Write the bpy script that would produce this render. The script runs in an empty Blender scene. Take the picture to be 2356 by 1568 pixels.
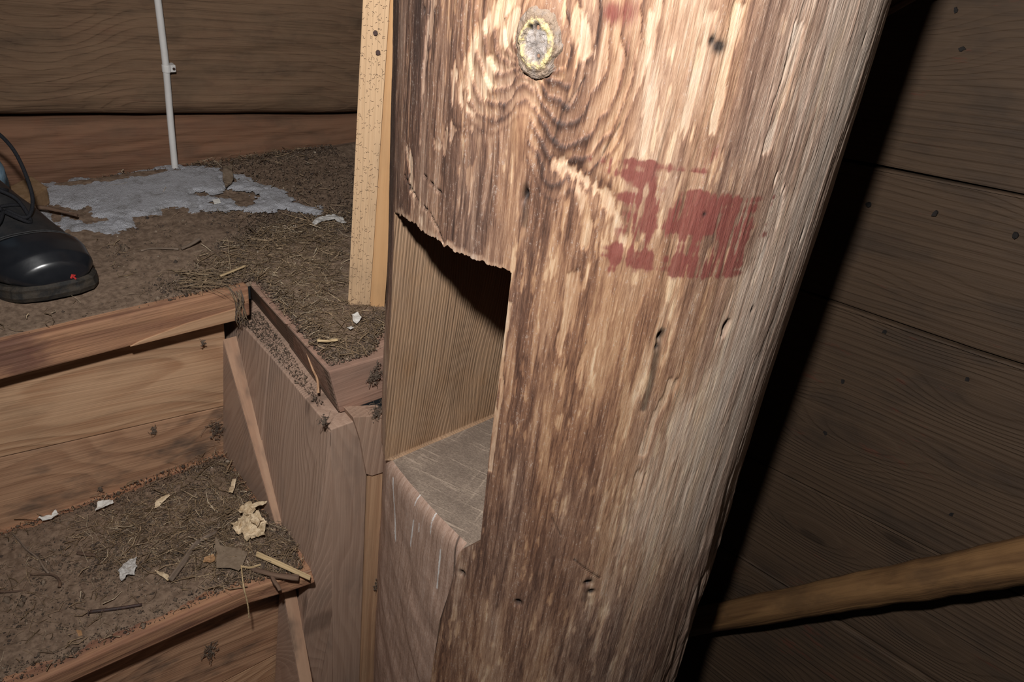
import bpy, bmesh, math, random
import numpy as np
from mathutils import Vector, Matrix
random.seed(7); RNG = np.random.default_rng(7)

# ------------------------------------------------------------------ camera
# world: z = 0 is the top of the landing, +x runs along the stair nosings,
# +y runs up the flight towards the log wall; metres.
IMW, IMH, FPX = 2356., 1568., 1900.
VP = (720., 3600.)                      # where upright edges converge
CX, CY, CAMH = IMW/2, IMH/2, .5
_dn = np.array([VP[0]-CX, -(VP[1]-CY), -FPX]); _dn /= np.linalg.norm(_dn); _up = -_dn
_fw = np.array([0, 0, -1.]); _Y = _fw-_up*_fw.dot(_up); _Y /= np.linalg.norm(_Y); _X = np.cross(_Y, _up)
_t = math.radians(44)
ROT = np.array([_X*math.cos(_t)+_Y*math.sin(_t), -_X*math.sin(_t)+_Y*math.cos(_t), _up])
CAM = np.array([0, 0, CAMH])
def ray(x, y): return ROT @ np.array([(x-CX)/FPX, (CY-y)/FPX, -1.])
def on_z(x, y, v): r = ray(x, y); return CAM+r*((v-CAM[2])/r[2])
def on_x(x, y, v): r = ray(x, y); return CAM+r*(v/r[0])
def on_y(x, y, v): r = ray(x, y); return CAM+r*(v/r[1])
def on_plane(x, y, P, n): r = ray(x, y); n = np.array(n); return CAM+r*(n.dot(np.array(P)-CAM)/n.dot(r))

scn = bpy.context.scene
COL = scn.collection
camd = bpy.data.cameras.new('camera'); camd.sensor_width = 36; camd.lens = FPX/IMW*36
camd.clip_start = .01; camd.clip_end = 50
cam = bpy.data.objects.new('camera', camd); COL.objects.link(cam)
M4 = Matrix.Identity(4)
for i in range(3):
    for j in range(3): M4[i][j] = ROT[i][j]
    M4[i][3] = CAM[i]
cam.matrix_world = M4
scn.camera = cam

# ------------------------------------------------------------------ light
world = bpy.data.worlds.new('dim_tower'); scn.world = world; world.use_nodes = True
world.node_tree.nodes['Background'].inputs[0].default_value = (.9, .95, 1, 1)
world.node_tree.nodes['Background'].inputs[1].default_value = .012
FLASH_POS = CAM + ROT @ np.array([-.055, .195, .02])
fl = bpy.data.lights.new('camera_flash', 'SPOT'); fl.energy = 34; fl.shadow_soft_size = .02
fl.spot_size = math.radians(128); fl.spot_blend = .85; fl.color = (1, .975, .95)
flo = bpy.data.objects.new('camera_flash', fl); COL.objects.link(flo)
flo.location = FLASH_POS
_aim = CAM + ray(1420, 560)*.8
flo.rotation_euler = (Vector(_aim)-Vector(FLASH_POS)).to_track_quat('-Z', 'Y').to_euler()

vs = scn.view_settings
vs.view_transform = 'Standard'; vs.look = 'None'; vs.gamma = 1; vs.exposure = 0; vs.use_curve_mapping = False

# ------------------------------------------------------------------ noise
def vnoise(x, y, seed=0):
    x = np.asarray(x, float); y = np.asarray(y, float)
    xi = np.floor(x).astype(np.int64); yi = np.floor(y).astype(np.int64); fx = x-xi; fy = y-yi
    def h(a, b):
        n = (a*374761393+b*668265263+seed*1442695041) & 0xffffffff
        n = ((n ^ (n >> 13))*1274126177) & 0xffffffff
        n = (n ^ (n >> 16)) & 0xffffffff
        return n/4294967295.
    sx = fx*fx*fx*(fx*(fx*6-15)+10); sy = fy*fy*fy*(fy*(fy*6-15)+10)
    a = h(xi, yi); b = h(xi+1, yi); c = h(xi, yi+1); d = h(xi+1, yi+1)
    return a+(b-a)*sx+(c-a)*sy+(a-b-c+d)*sx*sy
def fbm(x, y, seed=0, o=4, g=.5):
    s = 0; a = 1; t = 0
    for k in range(o):
        s = s+a*vnoise(x*2**k+17.3*k, y*2**k-9.1*k, seed+k); t += a; a *= g
    return s/t
def sstep(a, b, x):
    t = np.clip((x-a)/(b-a), 0, 1); return t*t*(3-2*t)

# ------------------------------------------------------------------ object helpers
def tag(o, label=None, cat=None, group=None, kind=None):
    if label: o['label'] = label
    if cat: o['category'] = cat
    if group: o['group'] = group
    if kind: o['kind'] = kind
    return o
def thing(name, loc, label=None, cat=None, group=None, kind=None):
    o = bpy.data.objects.new(name, None); COL.objects.link(o); o.location = loc
    o.empty_display_size = .02
    return tag(o, label, cat, group, kind)
def wloc(o):
    v = Vector((0, 0, 0))
    while o: v = v+o.location; o = o.parent
    return v
def mk(name, V, F, mat, parent=None, grain=(1, 0, 0), smooth=False, attrs=None, bevel=0, seed=None, normal=None):
    """one mesh object from world-space vertices; stores grain-space coordinates as attribute 'gco'"""
    V = np.asarray(V, float)
    me = bpy.data.meshes.new(name)
    lo = V.min(0); hi = V.max(0); org = np.array([(lo[0]+hi[0])/2, (lo[1]+hi[1])/2, lo[2]])
    if isinstance(F, np.ndarray):
        n = len(F); k = F.shape[1]
        me.vertices.add(len(V)); me.vertices.foreach_set('co', (V-org).astype(np.float32).ravel())
        me.loops.add(n*k); me.loops.foreach_set('vertex_index', F.astype(np.int32).ravel())
        me.polygons.add(n); me.polygons.foreach_set('loop_start', np.arange(0, n*k, k, dtype=np.int32))
        try: me.polygons.foreach_set('loop_total', np.full(n, k, np.int32))
        except Exception: pass
        me.update(calc_edges=True)
    else:
        me.from_pydata((V-org).tolist(), [], [list(map(int, f)) for f in F]); me.update()
    if bevel:
        bm = bmesh.new(); bm.from_mesh(me)
        bmesh.ops.recalc_face_normals(bm, faces=bm.faces)
        bmesh.ops.bevel(bm, geom=[e for e in bm.edges if e.calc_face_angle(0) > .5], offset=bevel, segments=2, affect='EDGES', profile=.6)
        bm.to_mesh(me); bm.free()
    nv = len(me.vertices)
    co = np.empty(nv*3, np.float32); me.vertices.foreach_get('co', co); co = co.reshape(-1, 3)+org
    g = np.array(grain, float); g /= np.linalg.norm(g)
    if normal is None:
        ref = np.array([0, 0, 1.]) if abs(g[2]) < .8 else np.array([1., 0, 0])
    else: ref = np.array(normal, float)
    a2 = np.cross(ref, g); a2 /= np.linalg.norm(a2); a3 = np.cross(g, a2)
    off = np.array(RNG.random(3)*7) if seed is None else np.array([seed*1.37 % 5, seed*2.71 % 5, seed*.77 % 5])
    gc = np.stack([co@g, co@a2, co@a3], 1)+off
    at = me.attributes.new('gco', 'FLOAT_VECTOR', 'POINT'); at.data.foreach_set('vector', gc.astype(np.float32).ravel())
    for k, v in (attrs or {}).items():
        v = np.asarray(v, np.float32)
        if v.ndim == 1:
            at = me.attributes.new(k, 'FLOAT', 'POINT'); at.data.foreach_set('value', v)
        else:
            at = me.attributes.new(k, 'FLOAT_VECTOR', 'POINT'); at.data.foreach_set('vector', v.ravel())
    if smooth: me.polygons.foreach_set('use_smooth', np.ones(len(me.polygons), bool))
    if mat: me.materials.append(mat)
    o = bpy.data.objects.new(name, me); COL.objects.link(o)
    if parent is not None:
        o.parent = parent; o.location = Vector(org)-wloc(parent)
    else: o.location = org
    return o
def prism_mesh(P, ex):
    P = [np.array(p, float) for p in P]; n = len(P)
    if not hasattr(ex[0], '__len__'): ex = [ex]*n
    V = P+[p+np.array(e, float) for p, e in zip(P, ex)]
    F = [list(range(n)), list(range(2*n-1, n-1, -1))]+[[i, i+n, (i+1) % n+n, (i+1) % n] for i in range(n)]
    return V, F
def prism(name, P, ex, mat, parent=None, grain=(1, 0, 0), bevel=.0012, **k):
    V, F = prism_mesh(P, ex)
    return mk(name, V, F, mat, parent, grain, bevel=bevel, **k)
def fixnormals(o):
    bm = bmesh.new(); bm.from_mesh(o.data); bmesh.ops.recalc_face_normals(bm, faces=bm.faces); bm.to_mesh(o.data); bm.free()
def tube(P, rad, seg=8, wob=0, seed=0):
    P = np.array(P, float); n = len(P); rad = np.broadcast_to(rad, (n,)); V = []; F = []
    ref = np.array([.31, .17, .93])
    for i in range(n):
        t = P[min(i+1, n-1)]-P[max(i-1, 0)]; t /= np.linalg.norm(t)
        a = np.cross(ref, t); a /= np.linalg.norm(a); b = np.cross(t, a)
        for k in range(seg):
            an = 2*math.pi*k/seg; r = rad[i]*(1+wob*(vnoise(k*1.7+seed, i*.9+seed, seed)-.5))
            V.append(P[i]+r*(math.cos(an)*a+math.sin(an)*b))
    for i in range(n-1):
        for k in range(seg):
            F.append([i*seg+k, i*seg+(k+1) % seg, (i+1)*seg+(k+1) % seg, (i+1)*seg+k])
    F.append(list(range(seg))[::-1]); F.append([(n-1)*seg+k for k in range(seg)])
    return V, F
def join(parts):
    V = []; F = []
    for v, f in parts:
        o = len(V); V += [np.array(p) for p in v]; F += [[i+o for i in q] for q in f]
    return V, F
def smoothline(P, n=6):
    P = np.array(P, float); out = []
    Q = np.vstack([2*P[0]-P[1], P, 2*P[-1]-P[-2]])
    for i in range(1, len(Q)-2):
        for t in np.linspace(0, 1, n, endpoint=False):
            a, b, c, d = Q[i-1:i+3]
            out.append(.5*((2*b)+(c-a)*t+(2*a-5*b+4*c-d)*t*t+(3*b-a-3*c+d)*t**3))
    out.append(P[-1]); return np.array(out)

# ------------------------------------------------------------------ materials
class NT:
    def __init__(s, name):
        s.m = bpy.data.materials.new(name); s.m.use_nodes = True; s.t = s.m.node_tree; s.N = s.t.nodes; s.L = s.t.links
        s.b = s.N['Principled BSDF']; s.b.inputs['Specular IOR Level'].default_value = .25
    def link(s, v, inp):
        if isinstance(v, bpy.types.NodeSocket): s.L.new(v, inp)
        else:
            if hasattr(v, '__len__') and len(v) == 3 and inp.type == 'RGBA': v = (*v, 1)
            inp.default_value = v
    def attr(s, n, out='Vector'):
        a = s.N.new('ShaderNodeAttribute'); a.attribute_name = n; return a.outputs[out]
    def mapv(s, v, sc, loc=(0, 0, 0)):
        n = s.N.new('ShaderNodeMapping'); s.link(v, n.inputs[0]); n.inputs['Scale'].default_value = sc; n.inputs['Location'].default_value = loc; return n.outputs[0]
    def noise(s, v, sc=1, det=3, rough=.55, dist=0):
        n = s.N.new('ShaderNodeTexNoise'); s.link(v, n.inputs['Vector']); n.inputs['Scale'].default_value = sc
        n.inputs['Detail'].default_value = det; n.inputs['Roughness'].default_value = rough; n.inputs['Distortion'].default_value = dist
        return n.outputs[0]
    def vor(s, v, sc=1, feat='F1', out='Distance'):
        n = s.N.new('ShaderNodeTexVoronoi'); n.feature = feat; s.link(v, n.inputs['Vector']); n.inputs['Scale'].default_value = sc; return n.outputs[out]
    def math(s, op, a, b=0., c=0.):
        n = s.N.new('ShaderNodeMath'); n.operation = op; s.link(a, n.inputs[0]); s.link(b, n.inputs[1]); s.link(c, n.inputs[2]); return n.outputs[0]
    def ramp(s, v, a, b, lo=0., hi=1., smooth=True):
        n = s.N.new('ShaderNodeMapRange'); n.interpolation_type = 'SMOOTHSTEP' if smooth else 'LINEAR'
        s.link(v, n.inputs[0]); n.inputs[1].default_value = a; n.inputs[2].default_value = b; n.inputs[3].default_value = lo; n.inputs[4].default_value = hi
        return n.outputs[0]
    def mix(s, f, a, b, mode='MIX'):
        n = s.N.new('ShaderNodeMix'); n.data_type = 'RGBA'; n.blend_type = mode
        s.link(f, n.inputs[0]); s.link(a, n.inputs[6]); s.link(b, n.inputs[7]); return n.outputs[2]
    def cramp(s, v, stops):
        n = s.N.new('ShaderNodeValToRGB'); s.link(v, n.inputs[0]); e = n.color_ramp.elements
        while len(e) < len(stops): e.new(.5)
        for q, (p, c) in zip(e, stops): q.position = p; q.color = (*c, 1)
        return n.outputs[0]
    def sep(s, v):
        n = s.N.new('ShaderNodeSeparateXYZ'); s.link(v, n.inputs[0]); return n.outputs
    def comb(s, x, y, z):
        n = s.N.new('ShaderNodeCombineXYZ'); s.link(x, n.inputs[0]); s.link(y, n.inputs[1]); s.link(z, n.inputs[2]); return n.outputs[0]
    def bump(s, h, dist, strength=1., prev=None):
        n = s.N.new('ShaderNodeBump'); n.inputs['Distance'].default_value = dist; n.inputs['Strength'].default_value = strength
        s.link(h, n.inputs['Height'])
        if prev is not None: s.L.new(prev, n.inputs['Normal'])
        return n.outputs[0]
    def done(s, col, rough=.8, normal=None, spec=None):
        s.link(col, s.b.inputs['Base Color']); s.link(rough, s.b.inputs['Roughness'])
        if normal is not None: s.L.new(normal, s.b.inputs['Normal'])
        if spec is not None: s.b.inputs['Specular IOR Level'].default_value = spec
        return s.m

def wood(name, light, dark, ring=60, wobble=3., stain=(.05, .04, .035), stain_amt=.5, dust=None, dust_amt=0., red=0., fine=220, rough=.75, bump=.0006, knots=0., spec=.25, lines=.5):
    n = NT(name); g = n.attr('gco')
    s = n.sep(g)
    wob = n.noise(n.mapv(g, (2.2, 9, 9)), 1, 2)
    across = n.math('ADD', n.math('MULTIPLY', s[1], ring), n.math('MULTIPLY', s[2], ring*.55))
    ph = n.math('ADD', across, n.math('MULTIPLY', wob, wobble))
    if knots:
        kd = n.vor(n.mapv(g, (4.2, 15, .3)), 1); kn = n.math('ADD', kd, n.math('MULTIPLY', n.math('SUBTRACT', n.noise(n.mapv(g, (60, 90, 90)), 1, 2), .5), .05))
        ph = n.math('ADD', ph, n.ramp(kd, .0, .55, 4.5*min(1., ring/90.), 0))
    rings = n.math('FRACT', ph)
    rings = n.math('MULTIPLY', n.ramp(rings, 0, .75), n.ramp(rings, .8, 1, 1, 0))
    fibre = n.noise(n.mapv(g, (7, fine, fine)), 1, 3, .6)
    broad = n.noise(n.mapv(g, (3, 26, 26)), 1, 3)
    f = n.math('ADD', n.math('MULTIPLY', rings, lines), n.math('MULTIPLY', n.math('SUBTRACT', fibre, .5), 1.1))
    f = n.math('ADD', f, n.math('MULTIPLY', n.math('SUBTRACT', broad, .5), .9))
    col = n.mix(n.ramp(f, -.15, .95), light, dark)
    if knots:
        kf = n.math('MULTIPLY', n.ramp(kn, .05, .11, 1, 0), knots); col = n.mix(n.math('MULTIPLY', n.ramp(kd, .08, .35, .5, 0), knots), col, dark)
        col = n.mix(kf, col, tuple(c*.35 for c in dark))
    bl = n.noise(n.mapv(g, (9, 22, 22)), 1, 4, .65)
    sf = n.math('MULTIPLY', n.ramp(bl, .47, .68), stain_amt)
    col = n.mix(sf, col, stain)
    if red:
        rn = n.math('ADD', n.noise(n.mapv(g, (10, 34, 34)), 1, 5, .7), n.math('MULTIPLY', fibre, .25))
        col = n.mix(n.math('MULTIPLY', n.ramp(rn, .74, .83), red), col, tuple(.35*a+.65*b for a, b in zip(light, (.12, .022, .014))))
    if dust is not None:
        dn = n.noise(n.mapv(g, (30, 40, 40)), 1, 5, .7)
        col = n.mix(n.ramp(dn, .35-.3*dust_amt, .75-.3*dust_amt, .25*dust_amt, dust_amt), col, dust)
    h = n.math('ADD', n.math('MULTIPLY', fibre, 1.), n.math('MULTIPLY', rings, -.35))
    return n.done(col, rough, n.bump(h, bump*1.5), spec)

def plain(name, c1, c2, sc=60, rough=.8, bump=.0004, spec=.25, det=4, vec=(1, 1, 1)):
    n = NT(name); g = n.mapv(n.attr('gco'), vec)
    a = n.noise(g, sc, det, .65)
    return n.done(n.mix(n.ramp(a, .3, .7), c1, c2), rough, n.bump(a, bump), spec)

M = {}
M['log'] = wood('old_log_wall', (.175, .100, .060), (.066, .039, .026), ring=150, wobble=5, lines=.22, knots=.5, stain=(.03, .022, .018), stain_amt=.55, dust=(.20, .13, .078), dust_amt=.45, red=.3, fine=330, bump=.0010, rough=.85)
M['log_red'] = wood('reddish_log', (.22, .105, .060), (.12, .052, .031), ring=26, wobble=4, stain=(.05, .034, .025), stain_amt=.5, dust=(.18, .112, .07), dust_amt=.4, red=.0, fine=300, bump=.001, rough=.8)
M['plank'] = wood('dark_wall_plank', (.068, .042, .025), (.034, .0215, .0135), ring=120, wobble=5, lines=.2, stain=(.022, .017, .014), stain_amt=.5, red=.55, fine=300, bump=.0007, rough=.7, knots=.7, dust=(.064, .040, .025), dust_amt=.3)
M['nosing'] = wood('worn_red_nosing', (.41, .215, .12), (.21, .09, .052), ring=75, wobble=2.5, stain=(.12, .05, .04), stain_amt=.8, dust=(.20, .135, .095), dust_amt=.25, fine=240, bump=.0009)
M['riser'] = wood('pine_riser', (.54, .335, .20), (.33, .165, .085), ring=95, wobble=13, stain=(.24, .15, .09), stain_amt=.35, dust=(.3, .2, .135), dust_amt=.15, fine=320, knots=.75, lines=.42, bump=.0005)
M['riser_low'] = wood('stained_riser', (.47, .275, .165), (.29, .15, .085), ring=80, wobble=9, stain=(.075, .058, .048), stain_amt=.9, dust=(.28, .17, .11), dust_amt=.2, fine=300, knots=.85, lines=.42, bump=.0006)
M['panel'] = wood('dusty_panel_board', (.42, .285, .21), (.27, .165, .115), ring=150, wobble=9, stain=(.20, .15, .12), stain_amt=.5, dust=(.355, .243, .186), dust_amt=.35, fine=380, knots=.7, lines=.36, bump=.0004)
M['fresh_edge'] = wood('fresh_pine_edge', (.50, .31, .185), (.35, .195, .11), ring=140, wobble=2, stain=(.26, .16, .10), stain_amt=.3, fine=260, bump=.0005)
M['offcut'] = wood('pinkish_offcut', (.42, .275, .195), (.32, .195, .135), ring=200, wobble=3, stain=(.24, .165, .12), stain_amt=.4, dust=(.34, .245, .19), dust_amt=.3, fine=260, bump=.0005)
M['gusset_edge'] = wood('painted_gusset_edge', (.46, .29, .19), (.36, .205, .13), ring=40, wobble=2, stain=(.12, .085, .065), stain_amt=.8, dust=(.26, .17, .12), dust_amt=.2, fine=120, bump=.0006)
M['batten'] = wood('rough_sawn_batten', (.62, .42, .25), (.46, .285, .155), ring=190, wobble=2, stain=(.34, .23, .145), stain_amt=.5, fine=380, bump=.0008, lines=.16)
M['batten_side'] = wood('planed_batten', (.58, .34, .165), (.45, .235, .10), ring=90, wobble=2, stain=(.32, .20, .11), stain_amt=.3, fine=300, bump=.0003, lines=.3)
M['block'] = wood('reddish_block', (.41, .24, .175), (.28, .15, .105), ring=55, wobble=3, stain=(.15, .10, .08), stain_amt=.45, dust=(.24, .165, .125), dust_amt=.45, fine=200, bump=.0006)
M['endgrain'] = wood('grey_undercut_edge', (.25, .165, .12), (.13, .085, .062), ring=160, wobble=6, stain=(.13, .09, .07), stain_amt=.5, dust=(.22, .155, .12), dust_amt=.4, fine=160, bump=.0006, lines=.6)
M['pole'] = wood('brown_pole', (.20, .108, .046), (.095, .048, .022), ring=60, wobble=4, stain=(.06, .035, .02), stain_amt=.5, fine=240, bump=.0008, rough=.55)
M['cheek'] = wood('mortise_cheek_wood', (.46, .285, .165), (.27, .150, .082), ring=300, wobble=3.0, stain=(.30, .16, .075), stain_amt=.6, fine=260, bump=.0009, lines=.42, dust=(.33, .245, .18), dust_amt=.35, knots=.4)
n = NT('dusty_mortise_sill'); g = n.attr('gco')
s1 = n.noise(n.mapv(g, (14, 240, 1)), 1, 4, .6); s2 = n.noise(n.mapv(g, (170, 16, 1), (3, 1, 0)), 1, 4, .6); s3 = n.noise(n.mapv(g, (520, 520, 1)), 1, 3, .7); s4 = n.noise(n.mapv(g, (22, 22, 1)), 1, 3)
v_ = n.math('ADD', n.math('MULTIPLY', n.ramp(s1, .5, .7), .45), n.math('ADD', n.math('MULTIPLY', n.ramp(s2, .56, .74), .4), n.math('ADD', n.math('MULTIPLY', n.math('SUBTRACT', s3, .5), 1.0), n.math('MULTIPLY', n.math('SUBTRACT', s4, .4), .9))))
M['sill'] = n.done(n.mix(n.ramp(v_, -.15, .85), (.19, .145, .114), (.46, .36, .28)), .95, n.bump(v_, .0012), .1)
M['dirt'] = plain('dry_dirt', (.13, .088, .062), (.25, .176, .126), 160, .98, .0012, .1, 6)
M['dust_board'] = wood('dusty_tread_board', (.23, .15, .105), (.16, .095, .065), ring=30, wobble=3, stain=(.10, .065, .048), stain_amt=.5, dust=(.18, .125, .09), dust_amt=.6, fine=150, red=.3, bump=.0004)
M['floor_board'] = wood('floor_board', (.2, .13, .09), (.12, .075, .05), ring=30, stain_amt=.4, dust=(.16, .11, .08), dust_amt=.6, fine=150)
M['white_pipe'] = plain('white_plastic', (.62, .60, .58), (.70, .68, .66), 30, .4, .0001, .4)
M['white_bit'] = plain('white_scrap', (.6, .58, .53), (.75, .73, .69), 200, .9, .0004)
M['feather'] = plain('grey_down', (.33, .31, .29), (.62, .60, .57), 260, .95, .0008)
M['leaf_pale'] = plain('crumpled_pale_leaf', (.40, .29, .17), (.72, .58, .40), 120, .8, .0008)
M['leaf_brown'] = plain('dry_brown_leaf', (.17, .125, .085), (.235, .175, .125), 180, .85, .0004)
M['leaf_rust'] = plain('rusty_leaf_bit', (.28, .15, .07), (.45, .27, .14), 150, .85, .0005)
M['twig'] = wood('grey_twig_bark', (.22, .165, .125), (.10, .07, .05), ring=120, stain_amt=.3, fine=300, bump=.0008)
M['twig_brown'] = wood('brown_twig_bark', (.17, .105, .07), (.075, .045, .032), ring=120, stain_amt=.3, fine=300, bump=.0008)
M['straw'] = wood('dry_straw', (.56, .42, .24), (.36, .25, .13), ring=300, stain=(.2, .13, .08), stain_amt=.3, fine=500, bump=.0003)
M['straw_dull'] = wood('dull_dry_grass', (.30, .215, .13), (.17, .115, .07), ring=300, stain=(.11, .075, .05), stain_amt=.4, fine=500, bump=.0003)
M['nail'] = plain('rusty_nail', (.03, .019, .017), (.075, .04, .032), 120, .6, .0006, .4)
M['iron'] = plain('black_iron', (.008, .007, .007), (.02, .016, .014), 120, .8, .0006, .2)
M['lint'] = plain('dark_lint', (.07, .052, .04), (.16, .12, .09), 150, .98, .001)
M['brick'] = plain('frosted_offcut', (.20, .12, .06), (.30, .19, .11), 60, .8, .0005)
M['leather'] = plain('scuffed_black_leather', (.016, .017, .019), (.030, .028, .028), 70, .42, .0006, .5, 6)
M['toecap'] = plain('polished_black_toe', (.010, .011, .014), (.016, .017, .020), 25, .24, .0002, .6)
M['sole'] = plain('muddy_rubber_sole', (.016, .016, .016), (.05, .04, .03), 90, .7, .0012, .3)
M['lace'] = plain('black_lace', (.008, .008, .010), (.02, .02, .024), 900, .8, .0004)
M['denim'] = plain('pale_blue_denim', (.16, .27, .37), (.25, .37, .47), 300, .9, .0005)
M['red_tag'] = plain('red_paint_fleck', (.45, .03, .03), (.5, .04, .035), 100, .6, .0002)
M['thread'] = plain('stitching', (.035, .035, .037), (.06, .06, .06), 400, .7, .0002)
M['black'] = plain('dark_backing', (.012, .009, .007), (.02, .015, .012), 20, .9, .0005)

def vary(name, pal, rough=.9):
    """litter: every bit takes its own tint from the 'rnd' attribute"""
    n = NT(name); r = n.attr('rnd', 'Fac')
    c = n.cramp(r, pal); a = n.noise(n.mapv(n.attr('gco'), (400, 400, 400)), 1, 2)
    c = n.mix(n.ramp(a, .3, .7, .0, .5), c, (.05, .037, .027))
    return n.done(c, rough, None, .15)
M['straw_mix'] = vary('straw_litter', [(0, (.10, .065, .04)), (.3, (.21, .145, .085)), (.62, (.36, .25, .155)), (.85, (.52, .385, .25)), (1, (.64, .52, .37))])
M['crumb_mix'] = vary('soil_crumbs', [(0, (.035, .028, .026)), (.2, (.085, .062, .048)), (.6, (.19, .138, .10)), (.88, (.30, .225, .165)), (1, (.55, .47, .38))])

# snow: pale grey granules, with sparkle painted on as near-white specks
n = NT('grey_snow'); g = n.attr('gco'); a = n.noise(n.mapv(g, (900, 900, 900)), 1, 2); b = n.noise(n.mapv(g, (45, 45, 45)), 1, 4, .7)
c = n.mix(n.ramp(b, .45, .75), (.47, .47, .50), (.25, .24, .24)); sp = n.ramp(n.noise(n.mapv(g, (700, 700, 700), (3, 1, 2)), 1, 0), .77, .84)
c = n.mix(sp, c, (.85, .87, .9))
M['snow'] = n.done(c, .7, n.bump(a, .0025), .4)

# ------------------------------------------------------------------ the log post
def centre(z):
    az = np.radians(np.interp(z, [-.75, -.26, .1, .45], [51.1, 50.0, 49.0, 47.9])); hf = np.radians(np.interp(z, [-.75, -.26, .1, .45], [16.5, 16.1, 15.6, 15.4]))
    return .706*np.sin(az), .706*np.cos(az), .706*np.sin(hf), az
def surf(phi, z, dr=0.):
    """point on the log at angle phi (deg, 0 faces the stair foot, minus = left)"""
    x, y, r, az = centre(z); p = np.radians(phi); r = r+dr
    fx, fy = -np.sin(az), -np.cos(az); lx, ly = -fy, fx
    return np.stack([x+r*(np.cos(p)*fx+np.sin(p)*lx), y+r*(np.cos(p)*fy+np.sin(p)*ly), z+0*p], -1)
def hit(px, py):
    r = ray(px, py); z = 0.
    for _ in range(10):
        x, y, R, az = centre(z); c = np.array([x, y]); a = r[:2]@r[:2]; b = -2*r[:2]@c; D = b*b-4*a*(c@c-R*R)
        t = (-b-math.sqrt(max(D, 0)))/(2*a); z = CAMH+r[2]*t
    d = r[:2]*t-c; f = -c/np.linalg.norm(c); l = np.array([-f[1], f[0]])
    return math.degrees(math.atan2(d@l, d@f)), z
ZS, ZT, PL = -.09, .2055, -61.5
def phiR(z): return np.interp(z, [-.32, -.26, -.208, -.141, -.10, -.088, -.068, .07, .21], [-25.7, -25.2, -24.8, -21.8, -20.8, -19.5, -14.6, -15.6, -15.8])
NC1, NC2, NC3, NCB = 60, 190, 520, 40
NR1, NR2, NR3 = 250, 190, 170
uphi = []
zrow = np.concatenate([np.interp(np.linspace(0, 1, NR1, endpoint=False), [0, .08, .86, 1], [-.80, -.56, ZS-.018, ZS]), np.linspace(ZS, ZT, NR2, endpoint=False), np.linspace(ZT, .52, NR3+1)])
rows = len(zrow); i0, i1 = NR1, NR1+NR2; j0, j1 = NC1, NC1+NC2
PHI = np.zeros((rows, NC1+NC2+NC3+NCB)); PR = phiR(zrow)
for i in range(rows):
    PHI[i] = np.concatenate([np.linspace(-100, PL, NC1, endpoint=False), np.linspace(PL, PR[i], NC2, endpoint=False),
                             np.linspace(PR[i], 100, NC3, endpoint=False), np.linspace(100, 260, NCB, endpoint=False)])
ZZ = np.repeat(zrow[:, None], PHI.shape[1], 1)
# ragged top edge of the mortise: rows near ZT follow it
rag = (fbm(PHI*.9, PHI*0+3.3, 11, 4)-.5)*.008+np.interp(PHI, [-62, -55, -48, -36, -15], [-.014, -.006, -.002, 0, .0025])*(np.abs(PHI) < 90)
ragm = np.exp(-((ZZ-ZT)/.02)**2)*((PHI > -75) & (PHI < -5))
ZZ = ZZ+rag*ragm
S = np.radians(PHI)*.19; Vv = ZZ
# --- feature fields (metres in s,v), from marks on the log
HP = lambda x, y: (lambda h: np.array([math.radians(h[0])*.19, h[1]]))(hit(x, y))
def dist_poly(pts, closed=False):
    P = [HP(*p) for p in pts]; d = np.full(S.shape, 9.); 
    if closed: P = P+[P[0]]
    for a, b in zip(P[:-1], P[1:]):
        ab = b-a; L = ab@ab; t = np.clip(((S-a[0])*ab[0]+(Vv-a[1])*ab[1])/L, 0, 1)
        d = np.minimum(d, np.hypot(S-a[0]-t*ab[0], Vv-a[1]-t*ab[1]))
    return d
def inside(pts):
    P = [HP(*p) for p in pts]; r = np.zeros(S.shape, bool)
    for (x1, y1), (x2, y2) in zip(P, P[1:]+P[:1]):
        c = ((y1 > Vv) != (y2 > Vv)) & (S < (x2-x1)*(Vv-y1)/((y2-y1) if y2 != y1 else 1e-9)+x1); r ^= c
    return r
def blob(px, py, rs, rv):
    p = HP(px, py); return np.exp(-(((S-p[0])/rs)**2+((Vv-p[1])/rv)**2))
kc = HP(1242, 95)
kx = (S-kc[0])/.00030; ky = -(Vv-kc[1])/.00030          # knot-centred, y down
# cusp under the knot
push = 115*np.exp(-((kx+18)/62)**2)*sstep(0, 90, ky)
rx = np.where(kx < 0, kx, kx*.92)
vy = np.where(ky > 0, (ky+push)/np.where(kx < 0, 1.10, 1.42), ky/3.2)
wobx = (fbm(S*60, Vv*25, 5, 3)-.5)
Q = np.hypot(rx, vy)+34*wobx
kmask = sstep(285, 190, Q)*sstep(30, 60, Q)*sstep(-560, -250, ky)
# fibres bend round the knot
bend = -.010*np.exp(-(kx/170)**2-((ky+10)/210)**2)*np.tanh(kx/60)
U = S+bend-.05*(Vv)*0
st = lambda fu, fv, sd, o=4: fbm(U*fu, Vv*fv, sd, o)
big = st(36, 5, 21, 4); mid = st(120, 11, 31, 4); fin = st(420, 32, 41, 3)
T = big*.62+mid*.36+fin*.22
phi = PHI
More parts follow.
